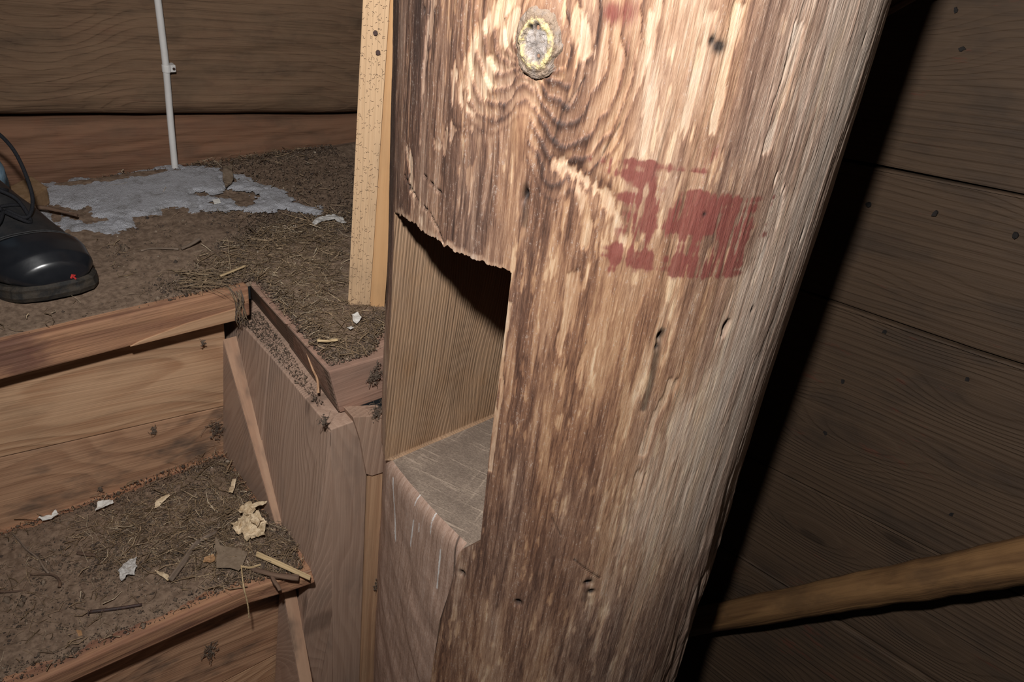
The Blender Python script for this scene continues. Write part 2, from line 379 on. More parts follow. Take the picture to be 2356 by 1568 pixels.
# bias: how far the dark skin has gone (0 keeps skin, + bare wood)
bias = np.interp(phi, [-75, -55, -35, -10, 12, 30, 50, 80], [-.10, -.13, -.10, .0, .06, .13, .16, .16])
low = sstep(.19, -.02, Vv)
bias -= .10*low*sstep(38, 5, phi)+.03*low
bias -= .05*sstep(-.1, -.3, Vv)
bias += .10*sstep(.18, .33, Vv)*sstep(-20, 0, phi)
bias -= .09*blob(1000, 130, .022, .12)+.10*blob(1080, 420, .05, .05)
bias += .06*blob(1100, 60, .02, .06)
saw = np.mod(Q/27+.30*wobx, 1.)
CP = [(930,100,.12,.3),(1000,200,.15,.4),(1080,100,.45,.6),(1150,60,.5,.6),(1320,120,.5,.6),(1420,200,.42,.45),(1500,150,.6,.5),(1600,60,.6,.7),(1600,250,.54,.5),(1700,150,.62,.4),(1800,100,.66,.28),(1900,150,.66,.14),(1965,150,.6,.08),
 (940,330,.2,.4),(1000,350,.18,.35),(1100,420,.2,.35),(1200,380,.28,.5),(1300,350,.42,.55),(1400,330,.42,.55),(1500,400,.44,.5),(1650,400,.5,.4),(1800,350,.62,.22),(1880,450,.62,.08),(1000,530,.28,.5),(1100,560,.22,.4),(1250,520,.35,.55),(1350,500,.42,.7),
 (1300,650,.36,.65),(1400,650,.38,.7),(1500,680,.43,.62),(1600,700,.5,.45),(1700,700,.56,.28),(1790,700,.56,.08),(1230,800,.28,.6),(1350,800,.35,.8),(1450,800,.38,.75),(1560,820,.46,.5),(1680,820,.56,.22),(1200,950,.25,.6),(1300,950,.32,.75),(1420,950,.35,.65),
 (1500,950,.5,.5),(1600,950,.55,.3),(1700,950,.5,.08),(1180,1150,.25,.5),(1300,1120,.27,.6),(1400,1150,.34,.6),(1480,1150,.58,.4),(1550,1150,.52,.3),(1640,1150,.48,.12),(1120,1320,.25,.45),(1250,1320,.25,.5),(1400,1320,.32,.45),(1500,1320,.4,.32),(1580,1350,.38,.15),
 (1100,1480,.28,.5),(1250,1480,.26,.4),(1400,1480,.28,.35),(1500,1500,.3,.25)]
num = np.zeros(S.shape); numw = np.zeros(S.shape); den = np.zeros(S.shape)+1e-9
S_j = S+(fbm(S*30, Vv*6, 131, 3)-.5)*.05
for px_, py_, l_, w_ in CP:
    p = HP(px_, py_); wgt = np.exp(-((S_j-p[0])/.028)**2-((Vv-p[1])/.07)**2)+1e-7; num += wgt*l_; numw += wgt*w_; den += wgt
Lm = num/den*(.96-.29*sstep(.10, .30, Vv)*sstep(-45, -8, phi)*sstep(75, 35, phi)); Wm = np.maximum(numw/den, .13)  # log colour darkened at top centre to offset the close flash
flake = sstep(.56, .64, T)
fleck = sstep(.60, .68, st(300, 45, 141, 3)*.8+mid*.2)*sstep(.44, .6, st(60, 14, 143, 3))
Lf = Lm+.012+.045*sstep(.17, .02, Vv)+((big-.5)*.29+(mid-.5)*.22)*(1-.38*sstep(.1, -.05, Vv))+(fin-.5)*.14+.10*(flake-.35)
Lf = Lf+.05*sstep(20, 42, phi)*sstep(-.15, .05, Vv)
Lf += .13*np.exp(-((kx+22)/22)**2-((ky-190)/55)**2); Wm = Wm+.3*np.exp(-((kx+22)/24)**2-((ky-190)/60)**2)
Lf -= .13*sstep(.011, .002, dist_poly([(1318, 392), (1372, 425), (1425, 465), (1452, 510), (1455, 560)])+(mid-.5)*.012)
Lf = Lf+.24*fleck*np.interp(phi, [-60, -20, 20, 45], [.4, 1, 1, .3])
kcon = (1-np.abs(2*saw-1)**1.5)*.6+.7*sstep(.15, .9, saw)-.62
Lf = Lf+kmask*kcon*.36*np.where(kx < 0, .9, 1.)-.05*kmask
Wm = Wm+.35*(st(45, 6, 151, 3)-.5)+.15*fleck
bare = np.zeros(S.shape)
for pts, w, lv in (([(1170, 0), (1100, 70), (1075, 140), (1070, 200)], .006, .72), ([(1190, 30), (1165, 90)], .005, .72), ([(1120, 150), (1100, 215)], .006, .75), ([(1050, 170), (1058, 235), (1085, 262)], .004, .7),
               ([(1080, 150), (1078, 230)], .003, .7), ([(1330, 40), (1350, 120)], .006, .66), ([(1500, 30), (1490, 200), (1480, 340)], .006, .72), ([(1640, 30), (1600, 200), (1560, 320)], .004, .72), ([(1700, 20), (1640, 300)], .0035, .72),
               ([(1620, 0), (1625, 50)], .007, .66), ([(1840, 60), (1800, 200), (1770, 340)], .004, .72), ([(1290, 385), (1340, 415), (1395, 455), (1420, 500), (1432, 560)], .0055, .68), ([(1330, 430), (1350, 520), (1345, 560)], .004, .58), ([(1545, 880), (1500, 980), (1480, 1040)], .006, .62),
               ([(935, 340), (945, 390), (950, 470), (965, 510)], .004, .62), ([(1010, 340), (1040, 300), (1090, 292)], .0022, .55), ([(1475, 1095), (1462, 1180), (1425, 1290)], .009, .66), ([(1250, 960), (1242, 1060)], .003, .55), ([(1165, 700), (1150, 900), (1128, 1080)], .0018, .6),
               ([(1310, 640), (1290, 800)], .0035, .52), ([(1595, 1090), (1560, 1200)], .006, .66), ([(1760, 560), (1735, 640)], .003, .75), ([(1800, 400), (1790, 520)], .003, .75), ([(1300, 700), (1285, 900)], .0025, .55), ([(1390, 700), (1330, 860)], .003, .55), ([(990, 0), (975, 150), (966, 330)], .0011, .5)):
    d = dist_poly(pts); m_ = sstep(w, w*.35, d+(mid-.5)*.016+(fin-.5)*.010); bare = np.maximum(bare, m_); Lf = np.maximum(Lf, m_*(lv+(fin-.5)*.25))
lipm = sstep(.0055, .0015, np.abs(ZZ-(ZT+rag+.001))+(mid-.5)*.006)*((PHI > PL) & (PHI < -18)); Lf = np.maximum(Lf, lipm*.5)
d2 = dist_poly([(1015, 395), (1018, 330), (1045, 298), (1100, 300), (1160, 260)]); Lf -= .10*sstep(.006, .001, d2)
# red paint brushed over the log, worn along the fibres
rp = inside([(1385, 372), (1500, 385), (1540, 415), (1620, 418), (1690, 425), (1770, 440), (1765, 520), (1735, 600), (1725, 655), (1640, 648), (1560, 630), (1470, 622), (1395, 628), (1392, 560), (1440, 520), (1420, 430)])
drp = dist_poly([(1385, 372), (1500, 385), (1540, 415), (1620, 418), (1690, 425), (1770, 440), (1765, 520), (1735, 600), (1725, 655), (1640, 648), (1560, 630), (1470, 622), (1395, 628), (1392, 560), (1440, 520), (1420, 430)], True)
sd = np.where(rp, drp, -drp)
hb = fbm(S*14, Vv*120, 77, 3)
rn = st(105, 15, 51, 4)*.46+hb*.26+fbm(S*45, Vv*22, 53, 3)*.22+(fin-.5)*.30+.03+.13*(st(170, 26, 57, 3)-.5)
red = sstep(-.006, .012, sd+(hb-.5)*.03+(mid-.5)*.03)*sstep(.435, .60, rn+.10*blob(1455, 490, .028, .03)+.05*blob(1640, 540, .03, .035)+.09*blob(1425, 592, .024, .012)+.04*blob(1440, 390, .02, .01)-.08*blob(1550, 560, .010, .02)-.07*blob(1530, 470, .006, .02))
red = np.maximum(red, .7*(blob(1450, 30, .008, .012)+blob(1405, 30, .006, .007))*sstep(.4, .6, mid))
red = np.maximum(red, .55*np.clip(blob(1150, 190, .008, .012)+blob(1440, 150, .004, .03)+blob(1640, 360, .01, .012), 0, 1)*sstep(.45, .6, mid))
dark = np.zeros(S.shape); dent = np.zeros(S.shape)
for px, py, rs, rv, dp in ((1206, 452, .0022, .0045, .007), (1520, 778, .0022, .004, .007), (1512, 800, .0015, .003, .003), (1668, 752, .0022, .0055, .004), (1730, 712, .0012, .003, .002), (1063, 1318, .0028, .0028, .006),
                           (1192, 1386, .003, .003, .006), (1352, 1340, .003, .003, .006), (1360, 1360, .003, .003, .003), (1640, 95, .002, .003, .002), (1655, 108, .004, .004, .0005), (975, 25, .0015, .002, .003), (1845, 540, .0012, .004, .003), (1620, 492, .0012, .0016, .001), (1990, 90, .001, .004, .002)):
    b = blob(px, py, rs, rv); dent += dp*b; dark = np.maximum(dark, np.clip(b*1.5, 0, 1))
for pts, w, dk, dp in (([(1525, 760), (1512, 810), (1498, 880), (1480, 940)], .0028, .75, .0004), ([(1208, 430), (1204, 520)], .0025, .5, .0006), ([(1675, 740), (1662, 770)], .002, .7, .002), ([(1355, 1330), (1345, 1375)], .004, .45, 0),
                       ([(930, 405), (958, 462), (985, 490), (1005, 525), (1020, 560)], .0007, 1, .003), ([(972, 405), (998, 432), (1018, 450)], .0007, 1, .003), ([(945, 380), (935, 425), (960, 460)], .0005, .8, .001),
                       ([(988, 0), (975, 150), (966, 330)], .0006, .6, .0012), ([(940, 60), (925, 300)], .0006, .5, .0008), ([(1346, 178), (1290, 262), (1270, 330)], .0006, .8, .001), ([(1428, 285), (1385, 360), (1370, 385)], .0005, .8, .001),
                       ([(1200, 165), (1225, 172), (1255, 165)], .0010, .9, .002), ([(1555, 240), (1500, 420)], .0005, .4, .0006),
                       ([(1320, 1285), (1345, 1305), (1380, 1330)], .0009, .6, .001), ([(1040, 1250), (1040, 1330), (1015, 1420), (1000, 1500)], .0012, .8, .001), ([(1270, 1190), (1290, 1230)], .0007, .6, .0008)):
    d = dist_poly(pts)+np.abs(mid-.5)*.0008; b = sstep(w*1.5, w*.4, d); dent += dp*b; dark = np.maximum(dark, dk*b)
white = np.zeros(S.shape)
for pts, w in (([(890, 1102), (891, 1150), (892, 1200), (894, 1247)], .0011), ([(931, 1145), (929, 1172)], .0007), ([(929, 1205), (926, 1235), (923, 1262)], .0011), ([(973, 1190), (971, 1240)], .0007), ([(1000, 1275), (997, 1320), (993, 1360)], .0010), ([(942, 1215), (942, 1232)], .0005)):
    white = np.maximum(white, sstep(w*1.25, w*.7, dist_poly(pts)+(fbm(S*800, Vv*160, 88, 3)-.5)*w*1.6))
# gullies on the far right edge low down
gul = sstep(48, 66, phi)*sstep(.08, -.15, Vv)
dr = .0014*(fbm(U*70, Vv*5, 61, 4)-.5)+.0007*(fin-.5)-.0009*np.maximum(bare, flake*.7)-.0022*kmask*saw*sstep(280, 170, Q)-dent
dr += gul*(.010*(fbm(U*90+Vv*12, Vv*11, 63, 3)-.5))+.004*(fbm(S*9, Vv*3.5, 71, 2)-.5)
dr += .0032*np.exp(-(np.hypot(kx, ky/1.25)/75)**4)                # swelling round the knot
dr += .0025*np.exp(-((kx+22)/26)**2-((ky-190)/60)**2)             # second, grown-over knot
dr -= .0018*sstep(.012, .0, np.abs(dist_poly([(1290, 385), (1340, 415), (1395, 455), (1420, 500), (1432, 560)])))
# hewn flat under the mortise
cut = (ZZ < ZS+.0005) & (PHI < PR[:, None]) & (PHI > -86)
pm = np.radians((PL+PR[:, None])/2); hw = np.radians((PR[:, None]-PL)/2)
x_, y_, r_, az_ = centre(ZZ)
chord = r_*np.cos(hw)/np.cos(np.clip(np.radians(PHI)-pm, -1.2, 1.2))
depth = np.interp(ZZ, [-.5, -.3, ZS], [.25, .5, .72])
target = r_+(np.minimum(chord, r_)-r_)*depth-.0025-.006*np.exp((ZZ-ZS)/.006)+(.004*(fbm(S*30+Vv*9, Vv*20, 81, 3)-.5)-.0012*sstep(.4, .6, fbm(S*25+Vv*14, Vv*7, 83, 2)))*(.25+.75*sstep(ZS-.01, ZS-.06, ZZ))
dr = np.where(cut, np.minimum(target-r_, dr), dr)
flat = cut.astype(float)
P3 = surf(PHI, ZZ, dr)
nc = PHI.shape[1]
idx = np.arange(rows*nc).reshape(rows, nc)
q = np.stack([idx[:-1], np.roll(idx, -1, 1)[:-1], np.roll(idx, -1, 1)[1:], idx[1:]], -1)
keep = np.ones(q.shape[:2], bool); keep[i0:i1, j0:j1] = False
F = q[keep]
VV = P3.reshape(-1, 3)
post = thing('log_post', (float(centre(-.8)[0]), float(centre(-.8)[1]), -.8), 'thick round log post, weathered and streaked with red paint, with a square mortise', 'post')
# mortise inside faces
MD = np.array([.2, .004, 0]); ND = 6
def band(edge):
    """strip of faces from an edge loop of points pushed into the log"""
    E = np.array(edge); m = len(E); V = np.concatenate([E+MD*k/ND for k in range(ND+1)])
    f = [[k*m+i, k*m+i+1, (k+1)*m+i+1, (k+1)*m+i] for k in range(ND) for i in range(m-1)]
    return V, np.array(f)
right_e = P3[i0:i1+1, j1]; top_e = P3[i1, j0:j1+1]; left_e = P3[i0:i1+1, j0]; sill_e = P3[i0, j0:j1+1]
vr, fr = band(right_e); vt, ft = band(top_e)
back = np.array([left_e[0]+MD, left_e[-1]+MD, right_e[-1]+MD, right_e[0]+MD])
o1 = len(VV); o2 = o1+len(vr); o3 = o2+len(vt)
VV = np.concatenate([VV, vr, vt, back]); F = np.concatenate([F, fr+o1, ft+o2, np.array([[0, 1, 2, 3]])+o3])
pad = lambda a, v=0.: np.concatenate([a.ravel(), np.full(len(VV)-rows*nc, v)])
n = NT('weathered_log')
gl = n.attr('guv'); mk1 = n.attr('marks'); mk2 = n.attr('layers')
u_, v_, t_ = n.sep(gl); bare_, pale_, red_ = n.sep(mk1); dark_, flat_, k_ = n.sep(mk2)
fib = n.noise(n.mapv(gl, (950, 60, 1)), 1, 3, .65); fib2 = n.noise(n.mapv(gl, (260, 11, 1), (3, 2, 0)), 1, 5, .66); pat = n.noise(n.mapv(gl, (45, 13, 1), (9, 1, 0)), 1, 4, .6)
spk = n.noise(n.mapv(gl, (700, 350, 1)), 1, 3, .7)
f3 = n.math('ADD', n.math('MULTIPLY', n.math('SUBTRACT', fib, .5), .9), n.math('MULTIPLY', n.math('SUBTRACT', fib2, .5), 1.0))
val = n.math('ADD', bare_, n.math('ADD', n.math('MULTIPLY', n.math('SUBTRACT', fib, .5), .34), n.math('MULTIPLY', n.math('SUBTRACT', fib2, .5), .22)))
crs = n.math('ADD', fib2, n.math('MULTIPLY', n.math('SUBTRACT', fib, .5), .45))
val = n.math('ADD', val, n.math('ADD', n.math('MULTIPLY', n.ramp(crs, .53, .57), .06), n.math('MULTIPLY', n.ramp(crs, .40, .44), .06)))
val = n.math('SUBTRACT', val, .06)
e = val
warm = n.cramp(val, [(.0, (.055, .027, .018)), (.16, (.125, .060, .037)), (.3, (.24, .120, .068)), (.48, (.385, .218, .122)), (.66, (.53, .35, .215)), (.85, (.64, .47, .31)), (1, (.70, .55, .40))])
cool = n.cramp(val, [(.0, (.052, .032, .026)), (.16, (.118, .070, .052)), (.3, (.215, .135, .10)), (.48, (.37, .255, .193)), (.66, (.50, .378, .30)), (.85, (.60, .49, .405)), (1, (.64, .57, .51))])
c = n.mix(n.ramp(n.math('ADD', pale_, n.math('MULTIPLY', n.math('SUBTRACT', pat, .5), .5)), .05, .8), cool, warm)
hl = n.cramp(n.math('ADD', fib2, n.math('MULTIPLY', n.math('SUBTRACT', spk, .5), .6)), [(.2, (.24, .145, .105)), (.45, (.39, .255, .19)), (.6, (.45, .305, .235)), (.85, (.55, .41, .33))])
c = n.mix(flat_, c, hl)
# scuffs: pale specks on the proud fibres
sc = n.math('MULTIPLY', n.ramp(n.math('ADD', spk, n.math('MULTIPLY', f3, .5)), .60, .76), .5)
c = n.mix(sc, c, (.48, .385, .32))
c = n.mix(n.ramp(n.math('ADD', red_, n.math('MULTIPLY', f3, 1.0)), .2, .85, 0, .9), c, n.mix(fib2, (.13, .03, .026), (.24, .068, .055)))
c = n.mix(k_, c, (.72, .69, .66))
c = n.mix(n.math('MULTIPLY', dark_, .95), c, (.018, .014, .013))
hh = n.math('ADD', n.math('ADD', fib, n.math('MULTIPLY', fib2, 1.2)), n.math('MULTIPLY', e, -.3))
M['post'] = n.done(c, n.ramp(spk, .3, .7, .5, .8), n.bump(hh, .0008), .35)
guv = np.stack([pad(U), pad(Vv), pad(T)], 1); guv[rows*nc:, 0] = VV[rows*nc:, 0]; guv[rows*nc:, 1] = VV[rows*nc:, 2]
mk('trunk', VV, F, M['post'], post, (0, 0, 1), smooth=True,
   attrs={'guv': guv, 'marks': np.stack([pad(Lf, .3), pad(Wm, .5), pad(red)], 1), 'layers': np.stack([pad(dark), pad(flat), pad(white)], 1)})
v, f = band(left_e); tag(mk('mortise_cheek', v, f[:, ::-1], M['cheek'], post, (.06, 0, 1), smooth=True, normal=(0, 1, 0)), 'smooth straight grained inner wall of the mortise')
v, f = band(sill_e); v[:, 2] += .0012*(fbm(v[:, 0]*90, v[:, 1]*90, 3, 3)-.5)
tag(mk('mortise_sill', v, f, M['sill'], post, (.45, -1, 0), smooth=True), 'dusty grey floor of the mortise')
# the knot: a rough plug with a yellow resin ring
kphi, kz = hit(1240, 98); NK = 46
gu = np.linspace(-1.25, 1.25, NK*2); GX, GY = np.meshgrid(gu, gu); RR = np.hypot(GX, GY); wob = (fbm(GX*2+9, GY*2, 91, 3)-.5)*.35
Rr = RR+wob
hgt = .0035*sstep(1.22, .95, Rr)+.0022*np.exp(-((Rr-.72)/.16)**2)+.003*(fbm(GX*5, GY*5, 92, 4)-.5)*sstep(1.2, .9, Rr)-.004*np.exp(-((GX+.05)**2+(GY-.55)**2)/.02)-.003*np.exp(-((GX-.15)**2+(GY+.4)**2)/.014)-.003*np.exp(-((GX+.35)**2+(GY-.5)**2)/.012)
KS = surf(kphi+np.degrees(GX*.0138/.19), kz+GY*.0185, hgt+.0005)
kid = np.arange(KS.shape[0]*KS.shape[1]).reshape(KS.shape[:2]); kq = np.stack([kid[:-1, :-1], kid[:-1, 1:], kid[1:, 1:], kid[1:, :-1]], -1)
kq = kq[(RR < 1.18)[:-1, :-1]]
used = np.unique(kq); rem = np.zeros(kid.size, int); rem[used] = np.arange(len(used))
n = NT('resin_knot'); kr = n.attr('kr'); rr_, ka_, kh_ = n.sep(kr); sn = n.noise(n.mapv(kr, (7, 7, 7)), 1, 5, .7)
c = n.cramp(n.math('ADD', rr_, n.math('MULTIPLY', n.math('SUBTRACT', sn, .5), .35)), [(.0, (.36, .31, .28)), (.52, (.42, .37, .34)), (.63, (.66, .50, .23)), (.78, (.66, .53, .27)), (.86, (.22, .15, .10)), (1., (.30, .22, .16))])
sn2 = n.noise(n.mapv(kr, (2.6, 4.5, 0), (4, 2, 0)), 1, 3, .6); yel = n.ramp(sn2, .47, .62); c = n.mix(n.math('MULTIPLY', yel, .9), c, n.mix(sn, (.13, .09, .065), (.42, .35, .30))); c = n.mix(kh_, c, (.02, .016, .012))
M['knot'] = n.done(c, .6, n.bump(n.noise(n.mapv(kr, (20, 20, 20)), 1, 4), .0012), .35)
kh = np.clip(np.exp(-((GX+.05)**2+(GY-.55)**2)/.010)+np.exp(-((GX-.15)**2+(GY+.4)**2)/.008)+np.exp(-((GX+.35)**2+(GY-.5)**2)/.007), 0, 1)*1.2
KA = np.stack([RR, np.arctan2(GY, GX)*.4, np.clip(kh, 0, 1)], -1).reshape(-1, 3)[used]
tag(mk('knot', KS.reshape(-1, 3)[used], rem[kq], M['knot'], post, (0, 0, 1), smooth=True, attrs={'kr': KA}), 'rough round knot with a yellow resin ring')

# ------------------------------------------------------------------ upright batten beside the post
bt = thing('timber_batten', (.418, .672, 0), 'new pale sawn timber batten standing on the landing against the log post', 'batten')
B0, B1, B2 = on_z(800, 705, 0), on_z(850, 711, 0), on_z(884, 712, 0)
T0, T1, T2 = [b+np.array([0, 0, .55]) for b in (B0, B1, B2)]
lean = (on_plane(836, 0, B0, [.6, .8, 0])-B0); lean = lean/lean[2]
def up(b, h): return b+np.array([lean[0]*h*.9, lean[1]*h*.9, h])
bk = np.array([.022, .030, 0])
prism('sawn_face', [B0, B1, B1+bk, B0+bk], [up(B0, .6)-B0]*4, M['batten'], bt, up(B0, 1)-B0, bevel=.0007)
prism('planed_face', [B1+[.0002, 0, 0], B2, B2+bk, B1+bk+[.0002, 0, 0]], [up(B0, .6)-B0]*4, M['batten_side'], bt, up(B0, 1)-B0, bevel=.0007)
for px, py in ((864, 75), (870, 120)):
    p = on_plane(px, py, B0, np.cross(B1-B0, [0, 0, 1])); v, f = tube([p+[-.0012, -.0016, 0], p+[.002, .003, 0]], .0022, 8)
    mk('nail_head', v, f, M['nail'], bt)
# wood hairs on the sawn face
hv = []
nb = np.cross(B1-B0, [0, 0, 1.]); nb /= np.linalg.norm(nb)
for k in range(420):
    a = random.random(); h = random.random()*.33; p = B0+(B1-B0)*(a*.96+.02)+(up(B0, h)-B0)+(-nb if nb@(CAM-B0) < 0 else nb)*.0006
    an = random.random()*6.3; L = .0008+.0024*random.random(); t = np.array([(B1-B0)/np.linalg.norm(B1-B0)*math.cos(an), [0, 0, math.sin(an)]]).sum(0)
    s2 = np.array([(B1-B0)/np.linalg.norm(B1-B0)*-math.sin(an), [0, 0, math.cos(an)]]).sum(0)
    hv.append(tube([p, p+t*L*.5+s2*L*.25, p+t*L], .00014, 3))
v, f = join(hv); tag(mk('wood_fibre', v, f, M['twig_brown'], bt), kind='stuff')

# ------------------------------------------------------------------ staircase
YN, YR, ZT1, YN2, YR2, ZT2 = .765, .793, -.255, .580, .606, -.505
st_ = thing('staircase', (.1, .68, -.52), 'steep boxed wooden staircase with dirty treads beside the log post', 'staircase')
# landing tread (front board of the landing)
def grid(name, x0, x1, y0, y1, z, nx, ny, mat, parent, amp, sc, grain, thick):
    xs = np.linspace(x0, x1, nx); ys = np.linspace(y0, y1, ny); GX, GY = np.meshgrid(xs, ys)
    return GX, GY
prism('landing_tread', [(-.45, YN, -.0385), (.322, YN, -.0385), (.322, YN+.13, -.0385), (-.45, YN+.13, -.0385)], (0, 0, .0385), M['nosing'], st_, (1, 0, 0), bevel=.0022)
d = prism('nosing_splinter', [(.19, YN-.0015, -.0382), (.307, YN-.0015, -.0395), (.307, YN-.0015, -.024), (.25, YN-.0015, -.027), (.2, YN-.0015, -.0345)], (0, .003, 0), M['fresh_edge'], st_, (1, 0, 0), bevel=.0006)
# riser boards of the upper step
sx0, sx1 = on_y(0, 1053, YR)[2], on_y(507, 937, YR)[2]
slope = (sx1-sx0)/(on_y(507, 937, YR)[0]-on_y(0, 1053, YR)[0])
zat = lambda x: sx0+slope*(x-on_y(0, 1053, YR)[0])
prism('riser_board', [(-.3, YR, zat(-.3)+.0008), (.302, YR, zat(.302)+.0008), (.302, YR, -.0385), (-.3, YR, -.0385)], (0, .022, 0), M['riser'], st_, (1, 0, slope), bevel=.0014, seed=3)
prism('riser_board', [(-.3, YR+.0015, -.28), (.302, YR+.0015, -.28), (.302, YR+.0015, zat(.302)-.0008), (-.3, YR+.0015, zat(-.3)-.0008)], (0, .02, 0), M['riser_low'], st_, (1, 0, slope), bevel=.0014, seed=5)
# tread
tw = on_z(717, 1333, ZT1)
prism('tread', [(-.4, .590, ZT1-.0225), (.22, .578, ZT1-.0225), (.268, .5685, ZT1-.0225), (tw[0]+.003, tw[1]-.001, ZT1-.0065), (.3185, .66, ZT1-.0225), (.308, YR+.01, ZT1-.0225), (-.4, YR+.01, ZT1-.0225)],
      [(0, 0, .0225), (0, 0, .0225), (0, 0, .0225), (0, 0, .0050), (0, 0, .0225), (0, 0, .0225), (0, 0, .0225)], M['nosing'], st_, (1, 0, 0), bevel=.0018)
# lower riser boards
q0, q1 = on_y(530, 1560, YR2), on_y(680, 1482, YR2); sl2 = (q1[2]-q0[2])/(q1[0]-q0[0]); za2 = lambda x: q0[2]+sl2*(x-q0[0])
prism('riser_board', [(-.2, YR2, za2(-.2)+.0008), (.286, YR2, za2(.286)+.0008), (.286, YR2, ZT1-.0215), (-.2, YR2, ZT1-.0215)], (0, .022, 0), M['riser_low'], st_, (1, 0, -.12), bevel=.0014, seed=8)
prism('riser_board', [(-.2, YR2+.001, -.53), (.286, YR2+.001, -.53), (.286, YR2+.001, za2(.286)-.0008), (-.2, YR2+.001, za2(-.2)-.0008)], (0, .02, 0), M['riser'], st_, (1, 0, sl2), bevel=.0014, seed=9)
prism('tread', [(-.3, .42, ZT2-.025), (.31, .42, ZT2-.025), (.31, YR2+.005, ZT2-.025), (-.3, YR2+.005, ZT2-.025)], (0, 0, .025), M['nosing'], st_, (1, 0, 0), bevel=.0018)
# side panel: boards A along the flight, boards B turned towards the foot of the stairs
def xA(z): return .318+(z+.06)*.115
def boardA(y0, y1, zt0, zt1, th=.038, dx=0., zb=-.62, seed=None):
    P = [(xA(zb)+dx, y0, zb), (xA(zb)+dx, y1, zb), (xA(zt1)+dx, y1, zt1), (xA(zt0)+dx, y0, zt0)]
    return prism('side_board', P, (th, 0, 0), M['panel'], st_, (.115, 0, 1), bevel=.0012, seed=seed)
n_ = np.array([1, 0, -.115])
ya = lambda px, py: on_plane(px, py, (.318, 0, -.06), n_)
s1 = (ya(617, 830)[1]+ya(626, 770)[1])/2
boardA(s1+.0004, .83, -.058, -.060, seed=12)
boardA(.567, s1-.0004, -.062, -.0585, dx=.0008, seed=14)
# gussets
def gusset(p_top, p_bot, toe, th, x, zs, seed):
    pass
ge = (.115*.6, 0, 1)
def gus(zt, zb, ytop, ytoe, xb, w, seed):
    """triangular board against the panel; its sloping front edge is a strip of its own"""
    P = [(xb, ytop, zt), (xb, ytop, zb), (xb, ytoe, zb)]
    g = prism('gusset', [(xb+(z+.25)*.06, y, z) for _, y, z in P], (w, 0, 0), M['panel'], st_, (0, -.6, 1), bevel=.0012, seed=seed)
    a = np.array([xb+(zt+.25)*.06, ytop, zt]); b = np.array([xb+(zb+.25)*.06, ytoe, zb]); d = b-a; nn = np.cross(d, [1, 0, 0]); nn /= np.linalg.norm(nn)
    if nn[1] > 0: nn = -nn
    prism('gusset_edge', [a, b, b+[w, 0, 0], a+[w, 0, 0]], nn*.0015, M['gusset_edge'], g, d, bevel=.0005, seed=seed+1)
    return g
ga = on_y(503, 788, YR); gb = on_z(646, 1204, ZT1)
gus(ga[2]+.002, ZT1+.0, YR+.001, gb[1]-.002, .2895, .0165, 21)
gc_ = on_y(700, 1352, .578); 
gus(ZT1-.032, -.52, .603, .49, .276, .0150, 27)
# front boards B (face the foot of the stairs)
YB = .566
def boardB(x0, x1, x0b, x1b, zt0, zt1, y0, y1, mat, name='side_board', th=.02, zb=-.66, seed=None, dy=0.):
    return prism(name, [(x0b, y0+dy, zb), (x1b, y1+dy, zb), (x1, y1+dy, zt1), (x0, y0+dy, zt0)], (0, th, 0), mat, st_, (0, 0, 1), bevel=.001, seed=seed)
BX = lambda px, py: on_y(px, py, YB)
boardB(.3165, BX(840, 1090)[0]+.001, .329, BX(826, 1568)[0]+.002, -.0585, -.0585, YB, YB, M['panel'], seed=31)
boardB(BX(846, 1090)[0], .3795, BX(826, 1568)[0]+.002, BX(861, 1568)[0]+.004, -.0760, -.0760, YB-.0012, YB-.0012, M['fresh_edge'], 'edge_strip', seed=33)
prism('side_board', [(xA(-.60)+.001, YB+.0012, -.60), (.3278, YB+.0012, -.60), (.3168, YB+.0012, -.062), (.3160, YB+.0012, -.062)], (0, .018, 0), M['panel'], st_, (0, 0, 1), bevel=.0006, seed=14)
pc = [BX(808, 955), BX(826, 1010), BX(840, 1086), BX(852, 1090), BX(884, 1080), BX(886, 950)]
prism('broken_offcut', [p+np.array([0, -.0034, 0]) for p in pc], (0, .0200, 0), M['offcut'], st_, (.1, 0, 1), bevel=.0006, seed=35)
# landing edge blocks with undercut side
def block(P_top, P_bot, name, seed):
    n = len(P_top); V = [np.array(p, float) for p in P_top+P_bot]
    F = [list(range(n)), list(range(2*n-1, n-1, -1))]+[[i, (i+1) % n, (i+1) % n+n, i+n] for i in range(n)]
    return mk(name, V, F, M['block'], st_, (1, .03, 0), bevel=.0016, seed=seed)
b1 = block([(.322, .582, .0015), (.389, .582, -.001), (.403, .606, 0), (.455, .648, 0), (.44, .662, 0), (.324, .676, .0015)], [(.3355, .582, -.056), (.390, .582, -.0565), (.403, .606, -.056), (.455, .648, -.056), (.44, .69, -.056), (.3455, .716, -.057)], 'landing_edge_block', 41)
b2 = block([(.324, .6775, .0005), (.44, .6635, .0), (.44, .88, 0), (.325, .768, .0005)], [(.347, .7175, -.057), (.44, .6915, -.057), (.44, .88, -.057), (.351, .830, -.057)], 'landing_edge_block', 43)
# undercut faces carry weathered side grain
for (a, b, c_, d_), sd in ((((.322, .582, .0015), (.324, .676, .0015), (.3455, .716, -.057), (.3355, .582, -.056)), 45), (((.324, .6775, .0005), (.325, .768, .0005), (.351, .830, -.057), (.347, .7175, -.057)), 47)):
    a, b, c_, d_ = map(np.array, (a, b, c_, d_)); nn = np.cross(b-a, d_-a); nn /= np.linalg.norm(nn)
    if nn[0] > 0: nn = -nn
    cc = (a+b+c_+d_)/4; P = [cc+(p-cc)*.965 for p in (a, b, c_, d_)]
    mk('weathered_side', *prism_mesh([p+nn*.0006 for p in P], -nn*.0012), M['endgrain'], b1 if sd == 45 else b2, b-a, seed=sd)
